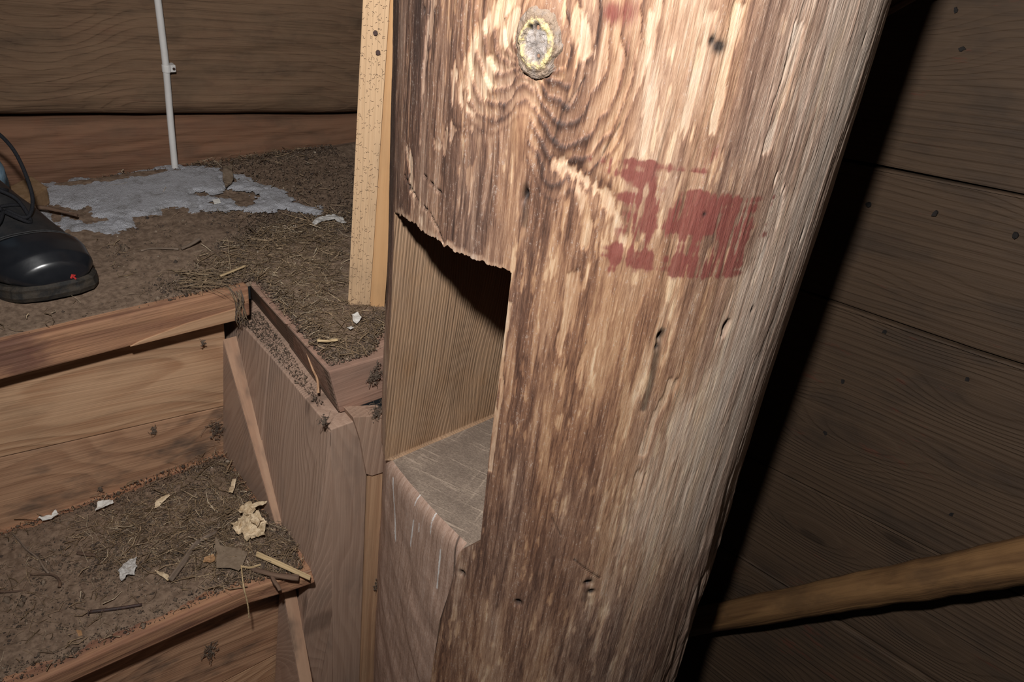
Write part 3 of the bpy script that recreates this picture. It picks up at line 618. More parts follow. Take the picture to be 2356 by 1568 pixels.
# sliver hanging on the first block
p = [on_z(707, 803, -.012), on_z(720, 840, -.026), on_z(733, 870, -.04), on_z(735, 900, -.05)]
v, f = tube(smoothline([np.array(q_)+[-.003, -.003, .001] for q_ in p], 4), np.linspace(.0007, .0016, 13), 6); mk('splinter', v, f, M['fresh_edge'], b1, (0, 0, 1))

# ------------------------------------------------------------------ floor behind the landing tread, and walls
fl_ = thing('floor', (.1, 1., -.04), kind='structure')
YW = 1.10
for k, (y0, y1) in enumerate(((YN+.1315, 1.03), (1.0315, 1.16))):
    prism('floor_board', [(-.45, y0, -.04), (.865, y0, -.04), (.865, y1, -.04), (-.45, y1, -.04)], (0, 0, .0395), M['floor_board'], fl_, (1, 0, 0), bevel=.001)
prism('floor_board', [(.4415, .665, -.04), (.848, .665, -.04), (.848, YN+.1305, -.04), (.4415, YN+.1305, -.04)], (0, 0, .0395), M['floor_board'], fl_, (1, 0, 0), bevel=.001)
wl = prism('wall_left', [(-.6, YW+.10, -.06), (.87, YW+.10, -.06), (.87, YW+.10, .75), (-.6, YW+.10, .75)], (0, .03, 0), M['black'], None, bevel=0); tag(wl, kind='structure')
zs0, zs1 = on_y(0, 277, YW)[2], on_y(820, 268, YW)[2]; wsl = (zs1-zs0)/(on_y(820, 268, YW)[0]-on_y(0, 277, YW)[0]); x00 = on_y(0, 277, YW)[0]
seam = lambda x: zs0+wsl*(x-x00)
def wall_log(zlo, zhi, bulge, mat, seed, sag=.0):
    xs = np.linspace(-.5, .872, 140); ts = np.linspace(0, 1, 44); X, Tt = np.meshgrid(xs, ts)
    lo = zlo(X)+.004*(fbm(X*7, X*0, seed, 3)-.5); hi = zhi(X)+.004*(fbm(X*7+5, X*0, seed+1, 3)-.5); Z = lo+(hi-lo)*Tt
    prof = np.sqrt(np.clip(1-np.abs(2*Tt-1)**9, 0, 1))
    y = YW+.030-(.030+bulge)*prof+.010*(fbm(X*5, Z*34, seed+2, 4)-.5)+.0035*(fbm(X*14, Z*150, seed+3, 3)-.5)+.02*sag*(Tt-.5)
    V = np.stack([X, y, Z], -1).reshape(-1, 3); m = len(xs); id_ = np.arange(V.shape[0]).reshape(X.shape)
    fq = np.stack([id_[:-1, :-1], id_[:-1, 1:], id_[1:, 1:], id_[1:, :-1]], -1).reshape(-1, 4)
    # close the back
    Vb = V.copy().reshape(*X.shape, 3); Vb[..., 1] = YW+.099; Vb = Vb.reshape(-1, 3); nb = len(V)
    fb = fq[:, ::-1]+nb; ring = np.concatenate([id_[0, :], id_[1:, -1], id_[-1, -2::-1], id_[-2:0:-1, 0]]); r2 = np.roll(ring, -1)
    fs = np.stack([ring, ring+nb, r2+nb, r2], -1)
    mk('log', np.concatenate([V, Vb]), np.concatenate([fq, fb, fs]), mat, wl, (1, 0, wsl), smooth=True, seed=seed)
wall_log(lambda x: -.035+0*x, lambda x: seam(x)-.001, .000, M['log_red'], 51, .3)
wall_log(lambda x: seam(x)+.001, lambda x: seam(x)+.205, .012, M['log'], 55)
wall_log(lambda x: seam(x)+.207, lambda x: seam(x)+.43, .006, M['log'], 59)
# right wall: wide old planks, running down to the left
XW = .82; nW = np.array([-1, .058, 0]); gdir = np.array([.057, .973, -.226])
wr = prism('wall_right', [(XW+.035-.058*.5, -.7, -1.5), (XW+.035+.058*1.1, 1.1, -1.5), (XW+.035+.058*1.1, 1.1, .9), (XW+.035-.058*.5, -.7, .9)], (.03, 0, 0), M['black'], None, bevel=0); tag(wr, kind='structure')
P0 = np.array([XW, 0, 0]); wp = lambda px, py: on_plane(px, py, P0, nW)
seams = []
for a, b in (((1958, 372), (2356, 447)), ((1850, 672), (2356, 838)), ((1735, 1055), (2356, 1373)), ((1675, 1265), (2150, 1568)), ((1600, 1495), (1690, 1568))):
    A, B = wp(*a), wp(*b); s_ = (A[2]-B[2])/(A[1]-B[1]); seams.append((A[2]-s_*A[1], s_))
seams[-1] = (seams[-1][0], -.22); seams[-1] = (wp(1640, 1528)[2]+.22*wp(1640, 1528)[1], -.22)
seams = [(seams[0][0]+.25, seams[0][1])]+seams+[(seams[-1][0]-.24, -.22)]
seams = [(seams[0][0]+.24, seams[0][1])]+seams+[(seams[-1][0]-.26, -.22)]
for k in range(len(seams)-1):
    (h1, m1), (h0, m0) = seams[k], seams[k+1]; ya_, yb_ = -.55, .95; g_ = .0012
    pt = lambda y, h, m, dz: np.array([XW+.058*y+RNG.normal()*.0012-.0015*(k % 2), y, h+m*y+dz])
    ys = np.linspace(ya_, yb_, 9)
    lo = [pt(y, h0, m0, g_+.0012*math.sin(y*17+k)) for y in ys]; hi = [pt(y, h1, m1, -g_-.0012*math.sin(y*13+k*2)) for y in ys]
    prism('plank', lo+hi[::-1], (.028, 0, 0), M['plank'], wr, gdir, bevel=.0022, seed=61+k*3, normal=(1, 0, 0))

# nail heads and their rust stains
planks = [o for o in wr.children]
def plank_at(z, y):
    for k in range(len(seams)-1):
        if seams[k+1][0]+seams[k+1][1]*y < z <= seams[k][0]+seams[k][1]*y: return planks[k]
    return planks[0]
for px, py in ((2000, 470), (2152, 491), (2215, 112), (2200, 22), (2036, 762), (1940, 876), (2228, 872), (2338, 540), (1900, 995), (2190, 1180), (2190, 1181)):
    p = wp(px, py); a_ = p+[-.0035, 0, 0]; v, f = tube([p+[-.0018, 0, 0], p+[.006, 0, 0]], .0019+.0010*random.random(), 8, .9, px)
    mk('nail', v, f, M['iron'], plank_at(p[2], p[1]))
# pole lying close to the planks
pl = [on_plane(1500, 1452, (XW-.030, 0, 0), nW), on_plane(1640, 1421, (XW-.030, 0, 0), nW), on_plane(1830, 1386, (XW-.031, 0, 0), nW), on_plane(1980, 1357, (XW-.030, 0, 0), nW), on_plane(2120, 1333, (XW-.033, 0, 0), nW), on_plane(2250, 1309, (XW-.034, 0, 0), nW), on_plane(2480, 1265, (XW-.035, 0, 0), nW)]
pp = smoothline(pl, 9); pr = np.linspace(.0190, .0225, len(pp))*(1+.02*np.sin(np.arange(len(pp))*.55)+.05*(vnoise(np.arange(len(pp))*.6, np.zeros(len(pp)), 3)-.5))
v, f = tube(pp, pr, 18, .05, 4); pole = mk('wooden_pole', v, f, M['pole'], None, pl[-1]-pl[0], smooth=True)
tag(pole, 'brown peeled wooden pole slanting across the dark plank wall', 'pole')
# thin split rods behind the post at the top
rd = thing('split_rods', tuple(on_plane(2080, 14, (.78, 0, 0), [1, 0, 0])), 'pair of thin brown split rods poking out behind the top of the log post', 'rods')
for (a, b), r in ((((1985, 44), (2092, -10)), .0026), (((1985, 62), (2125, -14)), .0028)):
    A, B = on_x(a[0], a[1], .80), on_x(b[0], b[1], .80); B2 = A+(B-A)*2.2
    v, f = tube([A, (A+B2)/2+[0, 0, .002], B2], r, 8); mk('rod', v, f, M['twig_brown'], rd, B-A, smooth=True)

# ------------------------------------------------------------------ conduit on the log wall
cd = thing('cable_conduit', (.367, 1.09, 0), 'white plastic cable conduit running down the log wall to the floor', 'conduit')
cp = [on_y(403, 390, 1.083), on_y(392, 275, 1.083), on_y(382, 157, 1.081), on_y(373, 80, 1.079), on_y(363, 0, 1.078)]; cp.append(cp[-1]+(cp[-1]-cp[-2])*3)
cp = [cp[0]+[.0008, 0, -.006]]+cp
v, f = tube(smoothline(cp, 6), .0043, 14); mk('pipe', v, f, M['white_pipe'], cd, (0, 0, 1), smooth=True)
cl = on_y(383, 157, 1.081)
ang = np.linspace(0, math.pi*2, 17)[:-1]
V = [cl+np.array([.0056*math.cos(a), .0056*math.sin(a), z_]) for z_ in (-.0045, .0045) for a in ang]; F = [[i, (i+1) % 16, (i+1) % 16+16, i+16] for i in range(16)]+[list(range(16))[::-1], list(range(16, 32))]
clip = mk('clip', V, F, M['white_pipe'], cd, bevel=.0006)
mk('clip_lug', *prism_mesh([cl+np.array(q_) for q_ in ((.004, -.004, -.0045), (.0105, -.004, -.0045), (.0105, -.004, .0045), (.004, -.004, .0045))], (0, .012, 0)), M['white_pipe'], clip, bevel=.001)
v, f = tube([cl+[.0078, -.0052, 0], cl+[.0078, -.003, 0]], .0017, 10); mk('screw', v, f, M['nail'], clip)

# ------------------------------------------------------------------ dirt, snow and litter
def poly_in(pts, X, Y):
    r = np.zeros(X.shape, bool)
    for (x1, y1), (x2, y2) in zip(pts, pts[1:]+pts[:1]):
        r ^= ((y1 > Y) != (y2 > Y)) & (X < (x2-x1)*(Y-y1)/((y2-y1) if y2 != y1 else 1e-9)+x1)
    return r
def poly_sd(pts, X, Y):
    d = np.full(X.shape, 9.)
    for a, b in zip(pts, pts[1:]+pts[:1]):
        a = np.array(a); b = np.array(b); ab = b-a; t = np.clip(((X-a[0])*ab[0]+(Y-a[1])*ab[1])/(ab@ab), 0, 1)
        d = np.minimum(d, np.hypot(X-a[0]-t*ab[0], Y-a[1]-t*ab[1]))
    return np.where(poly_in(pts, X, Y), d, -d)
pz = lambda L, z: [tuple(on_z(x, y, z)[:2]) for x, y in L]
def sheet(name, X, Y, Z, keepm, mat, parent, label, cat, skirt):
    id_ = np.arange(X.size).reshape(X.shape); fq = np.stack([id_[:-1, :-1], id_[:-1, 1:], id_[1:, 1:], id_[1:, :-1]], -1)
    fq = fq[keepm[:-1, :-1] & keepm[1:, 1:] & keepm[:-1, 1:] & keepm[1:, :-1]]; used = np.unique(fq); rm = np.zeros(X.size, int); rm[used] = np.arange(len(used))
    V = np.stack([X, Y, Z], -1).reshape(-1, 3)[used]
    o = mk(name, V, rm[fq], mat, parent, (1, 0, 0), smooth=True); tag(o, label, cat, kind='stuff'); return o
LAND = [(-.44, YN+.004), (.318, YN+.004), (.327, .768), (.326, .68), (.323, .585), (.379, .584), (.402, .608), (.440, .642), (.52, .657), (.60, .66), (.84, .68), (.85, 1.09), (-.44, 1.09)]
HEAVY = pz([(395, 660), (470, 600), (560, 560), (640, 520), (805, 500), (800, 706), (885, 712), (872, 825), (752, 845), (665, 748), (575, 655)], 0)
HEAVY2 = pz([(430, 395), (820, 318), (820, 345), (640, 400), (520, 410)], 0)
def heapL(X, Y):
    h = sstep(-.03, .05, poly_sd(HEAVY, X, Y)); h2 = sstep(1.04, 1.09, Y)*.8
    return np.maximum(h, h2)
X, Y = np.meshgrid(np.linspace(-.445, .86, 520), np.linspace(.583, 1.10, 220))
sdl = poly_sd(LAND, X, Y); hp = heapL(X, Y)
frn = np.maximum(sstep(YN+.02, YN+.10, Y), sstep(.28, .33, X))
Z = -.0035+.0042*sstep(.002, .012, sdl)+(.003*sstep(.0, .05, sdl)*fbm(X*25, Y*25, 101, 3)+.0035*(fbm(X*70, Y*70, 102, 4)-.42))*(.10+.9*frn)+.0012*(fbm(X*18+3, Y*60, 103, 3)-.5)+hp*sstep(0, .025, sdl)*.004+.0035*sstep(YN+.03, YN+.09, Y)*sstep(.40, .3, X)+.006*sstep(1.05, 1.1, Y)
sheet('dirt_layer', X, Y, Z, sdl > .0, M['dirt'], None, 'thin brown layer of dry dirt over the landing boards', 'dirt', 0)
TREAD = [(-.38, .592), (.22, .583), (.286, .562), (.306, .62), (.306, .67), (.291, .672), (.291, YR+.003), (-.38, YR+.003)]
TH = pz([(180, 1230), (530, 1060), (640, 1200), (716, 1330), (560, 1350), (420, 1320), (250, 1290)], ZT1)
X, Y = np.meshgrid(np.linspace(-.385, .30, 400), np.linspace(.565, YR+.002, 150))
sdt = poly_sd(TREAD, X, Y); hpt = sstep(-.03, .05, poly_sd(TH, X, Y)); backb = sstep(YR-.03, YR, Y)*sstep(.08, .28, X)
Z = ZT1-.002+.0022*sstep(.0, .03, sdt)+.003*fbm(X*30, Y*30, 105, 3)*sstep(0, .02, sdt)+.003*(fbm(X*80, Y*80, 106, 4)-.45)+hpt*.003*sstep(0, .02, sdt)+.010*backb*hpt
ZTR = Z
sheet('dirt_layer', X, Y, Z, sdt > .0, M['dirt'], None, 'brown dirt covering the stair tread below the landing', 'dirt', 0)
XT, YT = X, Y
# snow
SN = pz([(50, 455), (120, 428), (250, 420), (330, 405), (400, 392), (505, 393), (517, 425), (545, 415), (580, 428), (615, 440), (665, 460), (705, 478), (760, 490), (720, 505), (650, 493), (560, 498), (500, 490), (440, 492), (400, 488), (360, 500), (300, 510), (300, 530), (270, 552), (200, 556), (140, 545), (90, 525), (40, 490)], 0)
HOLE = pz([(455, 455), (520, 450), (590, 455), (600, 470), (560, 482), (520, 466), (470, 468)], 0); HOLE2 = pz([(120, 487), (210, 492), (200, 512), (130, 518)], 0); HOLE3 = pz([(300, 510), (250, 520), (180, 525), (250, 508)], 0)
X, Y = np.meshgrid(np.linspace(.08, .60, 330), np.linspace(.86, 1.10, 170))
sd = poly_sd(SN, X, Y); sd = np.minimum(sd, -poly_sd(HOLE, X, Y)); sd = np.minimum(sd, -poly_sd(HOLE2, X, Y)); sd = np.minimum(sd, -poly_sd(HOLE3, X, Y)+.003)
sd = sd+(fbm(X*55, Y*55, 111, 5)-.5)*.036+(fbm(X*300, Y*300, 113, 3)-.5)*.012+.0015
base = .0085
Z = base-.003+.0038*sstep(-.002, .02, sd)+.0009*(fbm(X*120, Y*120, 112, 3)-.5)
sheet('snow_patch', X, Y, Z, sd > -.001, M['snow'], None, 'thin grey patch of granular snow on the dirty landing by the log wall', 'snow', 0)

def litter(name, n, sampler, kind, mat, label, cat, parent=None, rs=1.):
    XY, Zb = sampler(n); n = len(XY)
    if kind == 'straw':
        L = (RNG.gamma(2.2, .0048, n)+.003)[:, None]; w = (.00016+.0008*RNG.random(n)**4)[:, None]
        a = RNG.random(n)*2*np.pi; tilt = RNG.normal(0, .16, n); d = np.stack([np.cos(a)*np.cos(tilt), np.sin(a)*np.cos(tilt), np.sin(tilt)], 1)
        s_ = np.stack([-np.sin(a), np.cos(a), 0*a], 1); u_ = np.cross(d, s_)
        c = np.column_stack([XY, Zb+.0012+.0025*RNG.random(n)+np.abs(np.sin(tilt))*L[:, 0]*.35])
        bendv = s_*(RNG.normal(0, .14, n)[:, None])*L
        rings = []
        for k, t in enumerate((-.5, 0., .5)):
            p = c+d*L*t+(bendv if k == 1 else 0)
            for an in (0, 2.094, 4.189): rings.append(p+w*(math.cos(an)*s_+math.sin(an)*u_*.7)*(1 if k < 2 else .5))
        V = np.stack(rings, 1).reshape(-1, 3); b = (np.arange(n)*9)[:, None]
        q_ = np.array([[0, 1, 4, 3], [1, 2, 5, 4], [2, 0, 3, 5], [3, 4, 7, 6], [4, 5, 8, 7], [5, 3, 6, 8]])
        F = (b[:, :, None]+q_[None]).reshape(-1, 4); rnd = np.repeat(np.clip(RNG.normal(.56, .26, n), 0, 1), 9)
    else:
        r = rs*(.00030+RNG.gamma(.9, .00048, n))[:, None]; o = np.array([[1, 0, 0], [-1, 0, 0], [0, 1, 0], [0, -1, 0], [0, 0, 1], [0, 0, -1]], float)
        V = np.column_stack([XY, Zb+.0003])[:, None, :]+o[None]*(r*(.5+.9*RNG.random((n, 3))))[:, None, :]+RNG.normal(0, .00025, (n, 6, 3))
        V = V.reshape(-1, 3); t_ = np.array([[0, 2, 4], [2, 1, 4], [1, 3, 4], [3, 0, 4], [2, 0, 5], [1, 2, 5], [3, 1, 5], [0, 3, 5]])
        F = ((np.arange(n)*6)[:, None, None]+t_[None]).reshape(-1, 3); rnd = np.repeat(np.clip(RNG.beta(1.6, 2.2, n), 0, 1), 6)
    o = mk(name, V, F, mat, parent, attrs={'rnd': rnd}); return tag(o, label, cat, kind='stuff')
def samp(poly, dens, zf, box):
    def s(n):
        out = []
        while sum(map(len, out)) < n:
            p = np.column_stack([RNG.uniform(box[0], box[1], n), RNG.uniform(box[2], box[3], n)]); k = poly_sd(poly, p[:, 0], p[:, 1]) > .003
            p = p[k]; p = p[RNG.random(len(p)) < dens(p[:, 0], p[:, 1])]; out.append(p)
        P = np.concatenate(out)[:n]; return P, zf(P[:, 0], P[:, 1])
    return s
FOOT = (.135, .95)
nofoot = lambda x, y: np.where((np.abs(x-.14) < .066) & (y > .812), 0., 1.)
snowsd = lambda x, y: poly_sd(SN, x, y)
zl = lambda x, y: .001+.004*heapL(x, y)+.004*sstep(.8, .87, y)
dl = lambda x, y: (.03+1.0*sstep(-.02, .03, poly_sd(HEAVY, x, y))+.5*sstep(1.05, 1.09, y))*nofoot(x, y)*np.where(snowsd(x, y) > 0, .12, 1.)
litter('straw_litter', 4200, samp(LAND, dl, zl, (-.1, .55, .583, 1.085)), 'straw', M['straw_mix'], 'scattered straw and plant stems on the landing corner beside the batten', 'straw')
dc = lambda x, y: (.012+.12*sstep(YN+.03, YN+.12, y)+1.0*sstep(-.04, .02, poly_sd(HEAVY, x, y))+.5*sstep(1.04, 1.09, y))*nofoot(x, y)*np.where(snowsd(x, y) > 0, .1, 1.)
litter('soil_crumbs', 34000, samp(LAND, dc, zl, (-.1, .60, .583, 1.085)), 'crumb', M['crumb_mix'], 'loose crumbs of soil and droppings on the landing', 'soil')
ztr = lambda x, y: ZT1+.0015+.003*sstep(-.03, .05, poly_sd(TH, x, y))+.008*sstep(YR-.03, YR, y)*sstep(.08, .28, x)
dt = lambda x, y: .10+1.0*sstep(-.03, .03, poly_sd(TH, x, y))
litter('straw_litter', 3000, samp(TREAD, dt, ztr, (-.1, .30, .566, YR-.003)), 'straw', M['straw_mix'], 'straw and plant stems strewn over the stair tread below the landing', 'straw')
dt2 = lambda x, y: .30+.7*sstep(-.03, .03, poly_sd(TH, x, y))
litter('soil_crumbs', 20000, samp(TREAD, dt2, ztr, (-.1, .30, .566, YR-.003)), 'crumb', M['crumb_mix'], 'loose crumbs of soil on the stair tread below the landing', 'soil')
T2P = [(.18, .45), (.295, .45), (.295, YR2-.003), (.18, YR2-.003)]
litter('soil_crumbs', 2200, samp(T2P, lambda x, y: sstep(.5, .6, y)+.2, lambda x, y: ZT2+.001+.012*sstep(.56, .606, y)*sstep(.2, .28, x), (.18, .295, .45, YR2)), 'crumb', M['crumb_mix'], 'loose crumbs of soil on the lowest visible stair tread', 'soil')
# dust and crumbs on the panel ledge
LED = [(.318, .80), (.3185, .60), (.332, .60), (.345, .72), (.349, .80)]
litter('soil_crumbs', 1600, samp(LED, lambda x, y: .6+.4*(y > .7), lambda x, y: -.0575+0*x, (.31, .35, .60, .80)), 'crumb', M['crumb_mix'], 'crumbs of soil on the narrow ledge beside the landing edge', 'soil', rs=.6)

# ------------------------------------------------------------------ single finds
def scrap(name, pts, z, mat, label, cat, amp=.002, lift=.001, sc=90, seed=0, th=.0005, curl=0., group=None, parent=None, nsub=2):
    P = [on_z(x, y, z) for x, y in pts]
    bm = bmesh.new(); vs_ = [bm.verts.new(p) for p in P]; bm.faces.new(vs_)
    bmesh.ops.triangulate(bm, faces=bm.faces[:])
    for _ in range(nsub+1): bmesh.ops.subdivide_edges(bm, edges=bm.edges[:], cuts=1, use_grid_fill=True)
    bmesh.ops.triangulate(bm, faces=bm.faces[:])
    V = np.array([v.co for v in bm.verts]); bm.verts.ensure_lookup_table(); F = [[v.index for v in f.verts] for f in bm.faces]; bm.free()
    c = V.mean(0); hz = fbm(V[:, 0]*sc+seed, V[:, 1]*sc, seed, 3); hz = hz-hz.min()
    rr = np.hypot(V[:, 0]-c[0], V[:, 1]-c[1]); V[:, 2] += lift+amp*hz*2+curl*(rr/rr.max())**2
    V[:, :2] += (np.stack([fbm(V[:, 0]*sc*1.6, V[:, 1]*sc, seed+4, 2), fbm(V[:, 0]*sc, V[:, 1]*sc*1.6, seed+6, 2)], 1)-.5)*amp*.8
    nv = len(V); V2 = np.concatenate([V, V-[0, 0, th]])
    from collections import Counter
    ec = Counter(); 
    for f in F:
        for a, b in zip(f, f[1:]+f[:1]): ec[(a, b)] += 1
    F2 = F+[[i+nv for i in f[::-1]] for f in F]+[[b, a, a+nv, b+nv] for (a, b) in ec if (b, a) not in ec]
    o = mk(name, V2, F2, mat, parent, (1, .3, 0), smooth=False)
    if label: tag(o, label, cat, group)
    return o
def twig(name, pts, z, r, mat, label, cat, lift=0., seg=8, group=None, wob=.25, parent=None, n=6):
    """pts: (pixel x, pixel y[, height above z])"""
    P = [on_z(p[0], p[1], z+(p[2] if len(p) > 2 else 0)) for p in pts]; r0, r1 = (r if hasattr(r, '__len__') else (r, r))
    Q = smoothline(P, n); rad = np.linspace(r0, r1, len(Q)); Q[:, 2] += rad*.9+lift
    v, f = tube(Q, rad, seg, wob, int(pts[0][0])); o = mk(name, v, f, mat, parent, Q[-1]-Q[0], smooth=True)
    if label: tag(o, label, cat, group)
    return o
G = .0035       # top of the dirt above the boards
# on the landing
twig('twig', [(418, 580, .0), (440, 570, .002), (461, 557, .006)], G+.002, (.0016, .0022), M['twig'], 'short broken twig with a pale cut end on the landing dirt', 'twig', lift=.003)
twig('twig', [(325, 583), (350, 578), (385, 578), (412, 580)], G+.001, (.0008, .0012), M['twig'], 'thin bent twig lying flat just left of the short broken twig', 'twig', lift=.003)
twig('twig', [(55, 492, .004), (100, 490, .004), (140, 497, .003), (180, 507, .003)], G+.004, (.0030, .0018), M['twig_brown'], 'reddish brown twig lying in the snow just behind the shoe', 'twig', lift=.005)
scrap('paper_scrap', [(489, 461), (504, 458), (508, 467), (493, 470)], .009, M['white_bit'], 'tiny white square of paper in the middle of the snow patch', 'paper', .0004, .001, th=.0008, nsub=0)
fc = scrap('cloth_strip', [(718, 517), (740, 506), (765, 501), (790, 505), (798, 518), (785, 517), (770, 511), (745, 515), (725, 522)], G+.004, M['feather'], 'crumpled pale strip of cloth on the dirt by the foot of the batten', 'cloth', .004, .002, seed=3)
scrap('bark_chip', [(512, 392), (534, 388), (538, 420), (520, 437), (514, 425)], .010, M['leaf_brown'], 'upright brown chip of bark at the right edge of the snow', 'bark', .003, .004, seed=5, th=.002)
# offcut by the shoe
ob = [on_z(-30, 452, .03), on_z(72, 402, .03), on_z(108, 428, .03), on_z(5, 500, .03)]
of = prism('wood_offcut', [np.array([p[0], p[1], .006]) for p in ob], (0, 0, .024), M['brick'], None, (ob[1]-ob[0]), bevel=.003); tag(of, 'frosted brown block of wood lying against the log wall behind the shoe', 'block')
# bits in the heavy litter
scrap('feather', [(808, 728), (822, 722), (832, 735), (822, 748), (812, 742)], G+.005, M['white_bit'], 'small white tuft of down in the litter at the foot of the batten', 'feather', .003, .002, seed=8)
scrap('feather', [(798, 757), (808, 754), (814, 758), (806, 763)], G+.005, M['white_bit'], 'tiny white down tuft just below the larger white tuft on the landing', 'feather', .002, .002, seed=9, nsub=1)
twig('straw_stalk', [(507, 637), (535, 626), (565, 613)], G+.005, .0014, M['straw'], 'thick straw stalk lying near the landing edge above the corner', 'straw', seg=6)
twig('straw_stalk', [(730, 786), (752, 787), (777, 784)], G+.005, .0017, M['straw'], 'short wide straw stalk near the front of the landing block', 'straw', seg=6)
for i in range(26):        # dried grass tuft at the edge
    x0, y0 = 395+random.random()*70, 622+random.random()*42; L_ = .5+.7*random.random(); twp = [(x0, y0, .003*random.random()), (x0+45*L_, y0-8+random.random()*16, .005*random.random()+.001), (x0+90*L_+random.random()*20, y0+random.gauss(4, 16), .001)]
    if i == 0: gt = thing('grass_tuft', tuple(on_z(460, 645, G)), 'flattened tuft of dry grass at the front edge of the landing', 'grass')
    twig('blade', twp, G+.002, (.0004, .0002), M['straw_dull'], None, None, seg=4, parent=gt, wob=0, n=4)
rt = thing('root_fringe', tuple(on_z(545, 690, 0)), 'bunch of dry roots dangling over the landing corner', 'roots')
for i in range(16):
    a = random.random(); P = [(520+40*a, 655+6*random.random(), .003), (530+35*a+random.random()*10, 680+random.random()*12, -.004), (540+30*random.random(), 715+20*random.random(), -.02), (548+30*random.random(), 735+20*random.random(), -.032)]
    Q = [on_y(p[0], p[1], YN-.004+.012*(1 if p[2] > 0 else 0)-.004*random.random()) for p in P]; Q = smoothline(Q, 4)
    v, f = tube(Q, np.linspace(.0006, .0003, len(Q)), 4); mk('root', v, f, M['lint'] if i % 3 else M['straw_dull'], rt, (0, 0, 1))
# on the tread
Z1 = ZT1+.006
leaf = thing('dry_leaf', tuple(on_z(575, 1220, Z1)), 'pale crumpled dry leaf heap on the tread by the side panel', 'leaf')
for i, (pts, lift, am) in enumerate((([(538, 1230), (548, 1210), (575, 1196), (600, 1200), (616, 1225), (610, 1245), (590, 1250), (577, 1256), (560, 1240)], .003, .010), ([(550, 1190), (556, 1178), (575, 1178), (590, 1190), (575, 1205), (555, 1200)], .008, .007),
                                     ([(572, 1182), (600, 1172), (616, 1170), (612, 1178), (580, 1190)], .012, .004), ([(530, 1222), (545, 1210), (566, 1208), (560, 1218), (540, 1226)], .007, .004), ([(575, 1205), (595, 1200), (605, 1215), (590, 1235), (578, 1225)], .011, .007))):
    scrap('fold', pts, Z1, M['leaf_pale'], None, None, am, lift, 150, 20+i, .0006, .003, parent=leaf, nsub=2)
scrap('brown_leaf', [(497, 1243), (508, 1262), (530, 1265), (548, 1268), (570, 1280), (562, 1300), (555, 1315), (550, 1323), (530, 1315), (500, 1314), (497, 1290), (502, 1280), (495, 1268)], Z1-.002, M['leaf_brown'], 'flat dull brown dry leaf with pointed lobes on the tread', 'leaf', .0016, .004, 60, 31, .0005, .003)
twig('stick', [(392, 1338), (420, 1300), (445, 1262), (460, 1246, .003)], Z1-.002, (.0034, .0028), M['twig'], 'grey stick with a cut pale end lying across the litter on the tread', 'stick', seg=10)
twig('stick', [(462, 1245), (485, 1232, .002), (500, 1222), (505, 1205)], Z1-.002, (.0026, .0016), M['twig'], 'thin grey twig beyond the upper end of the cut stick', 'twig')
twig('straw_stalk', [(385, 1336), (410, 1302), (428, 1276)], Z1, .0011, M['straw'], 'yellow straw stalk lying along the left of the cut stick', 'straw', seg=6)
P = [on_z(590, 1274, Z1+.004), on_z(640, 1296, Z1+.005), on_z(714, 1330, Z1+.003)]; wv = np.array([.0022, .0026, 0])
tag(prism('straw_strip', [P[0]-wv, P[1]-wv, P[2]-wv*.9, P[2]+wv*.9, P[1]+wv, P[0]+wv], (0, 0, .0012), M['straw'], None, P[2]-P[0], bevel=.0004), 'flat pale straw strip pointing at the corner of the tread', 'straw')
ft = thing('forked_twig', tuple(on_z(630, 1325, Z1)), 'dark forked twig overhanging the front edge of the tread', 'twig')
twig('stem', [(578, 1310), (610, 1320), (640, 1328), (688, 1333)], Z1-.001, (.0026, .0036), M['twig_brown'], None, None, parent=ft, seg=10)
twig('branch', [(625, 1326), (632, 1342), (640, 1352), (644, 1360)], Z1-.002, (.0026, .0020), M['twig_brown'], None, None, parent=ft)
nl = thing('nail', tuple(on_z(265, 1402, ZT1+.003)), 'long rusty dark nail lying near the worn front edge of the tread', 'nail')
twig('shank', [(206, 1409), (265, 1402), (327, 1392)], ZT1+.003, (.0019, .0016), M['nail'], None, None, parent=nl, wob=.1)
a_ = on_z(205, 1409, ZT1+.005); b_ = on_z(203, 1409.3, ZT1+.005); v, f = tube([a_, b_], .0028, 10); mk('head', v, f, M['nail'], nl)
scrap('feather_scrap', [(278, 1338), (272, 1320), (285, 1308), (300, 1290), (315, 1285), (317, 1310), (308, 1328), (290, 1335), (285, 1348)], ZT1+.003, M['feather'], 'grey papery shred standing out on the bare dirt of the tread', 'feather', .005, .003, 120, 41)
scrap('down_tuft', [(218, 1182), (228, 1160), (245, 1158), (262, 1156), (264, 1164), (245, 1172), (232, 1178)], Z1, M['white_bit'], 'white down tuft in the middle of the tread against the riser', 'feather', .004, .003, 120, 43)
scrap('down_tuft', [(88, 1198), (100, 1193), (122, 1188), (132, 1180), (137, 1188), (122, 1198), (100, 1202)], ZT1+.005, M['white_bit'], 'leftmost white down tuft on the tread beside the riser', 'feather', .004, .003, 120, 45)
scrap('wood_chip', [(353, 1175), (362, 1158), (388, 1142), (392, 1148), (375, 1162), (360, 1173)], Z1, M['leaf_pale'], 'pale ragged wood chip in the litter near the riser', 'chip', .003, .003, 120, 47)
scrap('wood_chip', [(526, 1140), (535, 1108), (545, 1106), (542, 1122), (535, 1142)], Z1, M['leaf_pale'], 'narrow pale bark chip at the back of the tread above the crumpled leaf', 'chip', .003, .004, 120, 49)
scrap('leaf_fragment', [(355, 1316), (375, 1318), (392, 1332), (385, 1338), (370, 1328)], ZT1+.004, M['leaf_pale'], 'tan leaf fragment touching the lower end of the cut stick', 'leaf', .003, .002, 120, 51)
scrap('leaf_fragment', [(470, 1285), (490, 1278), (498, 1290), (485, 1300), (468, 1296)], Z1-.001, M['leaf_rust'], 'rust brown leaf fragment just left of the flat brown leaf', 'leaf', .003, .002, 120, 53)
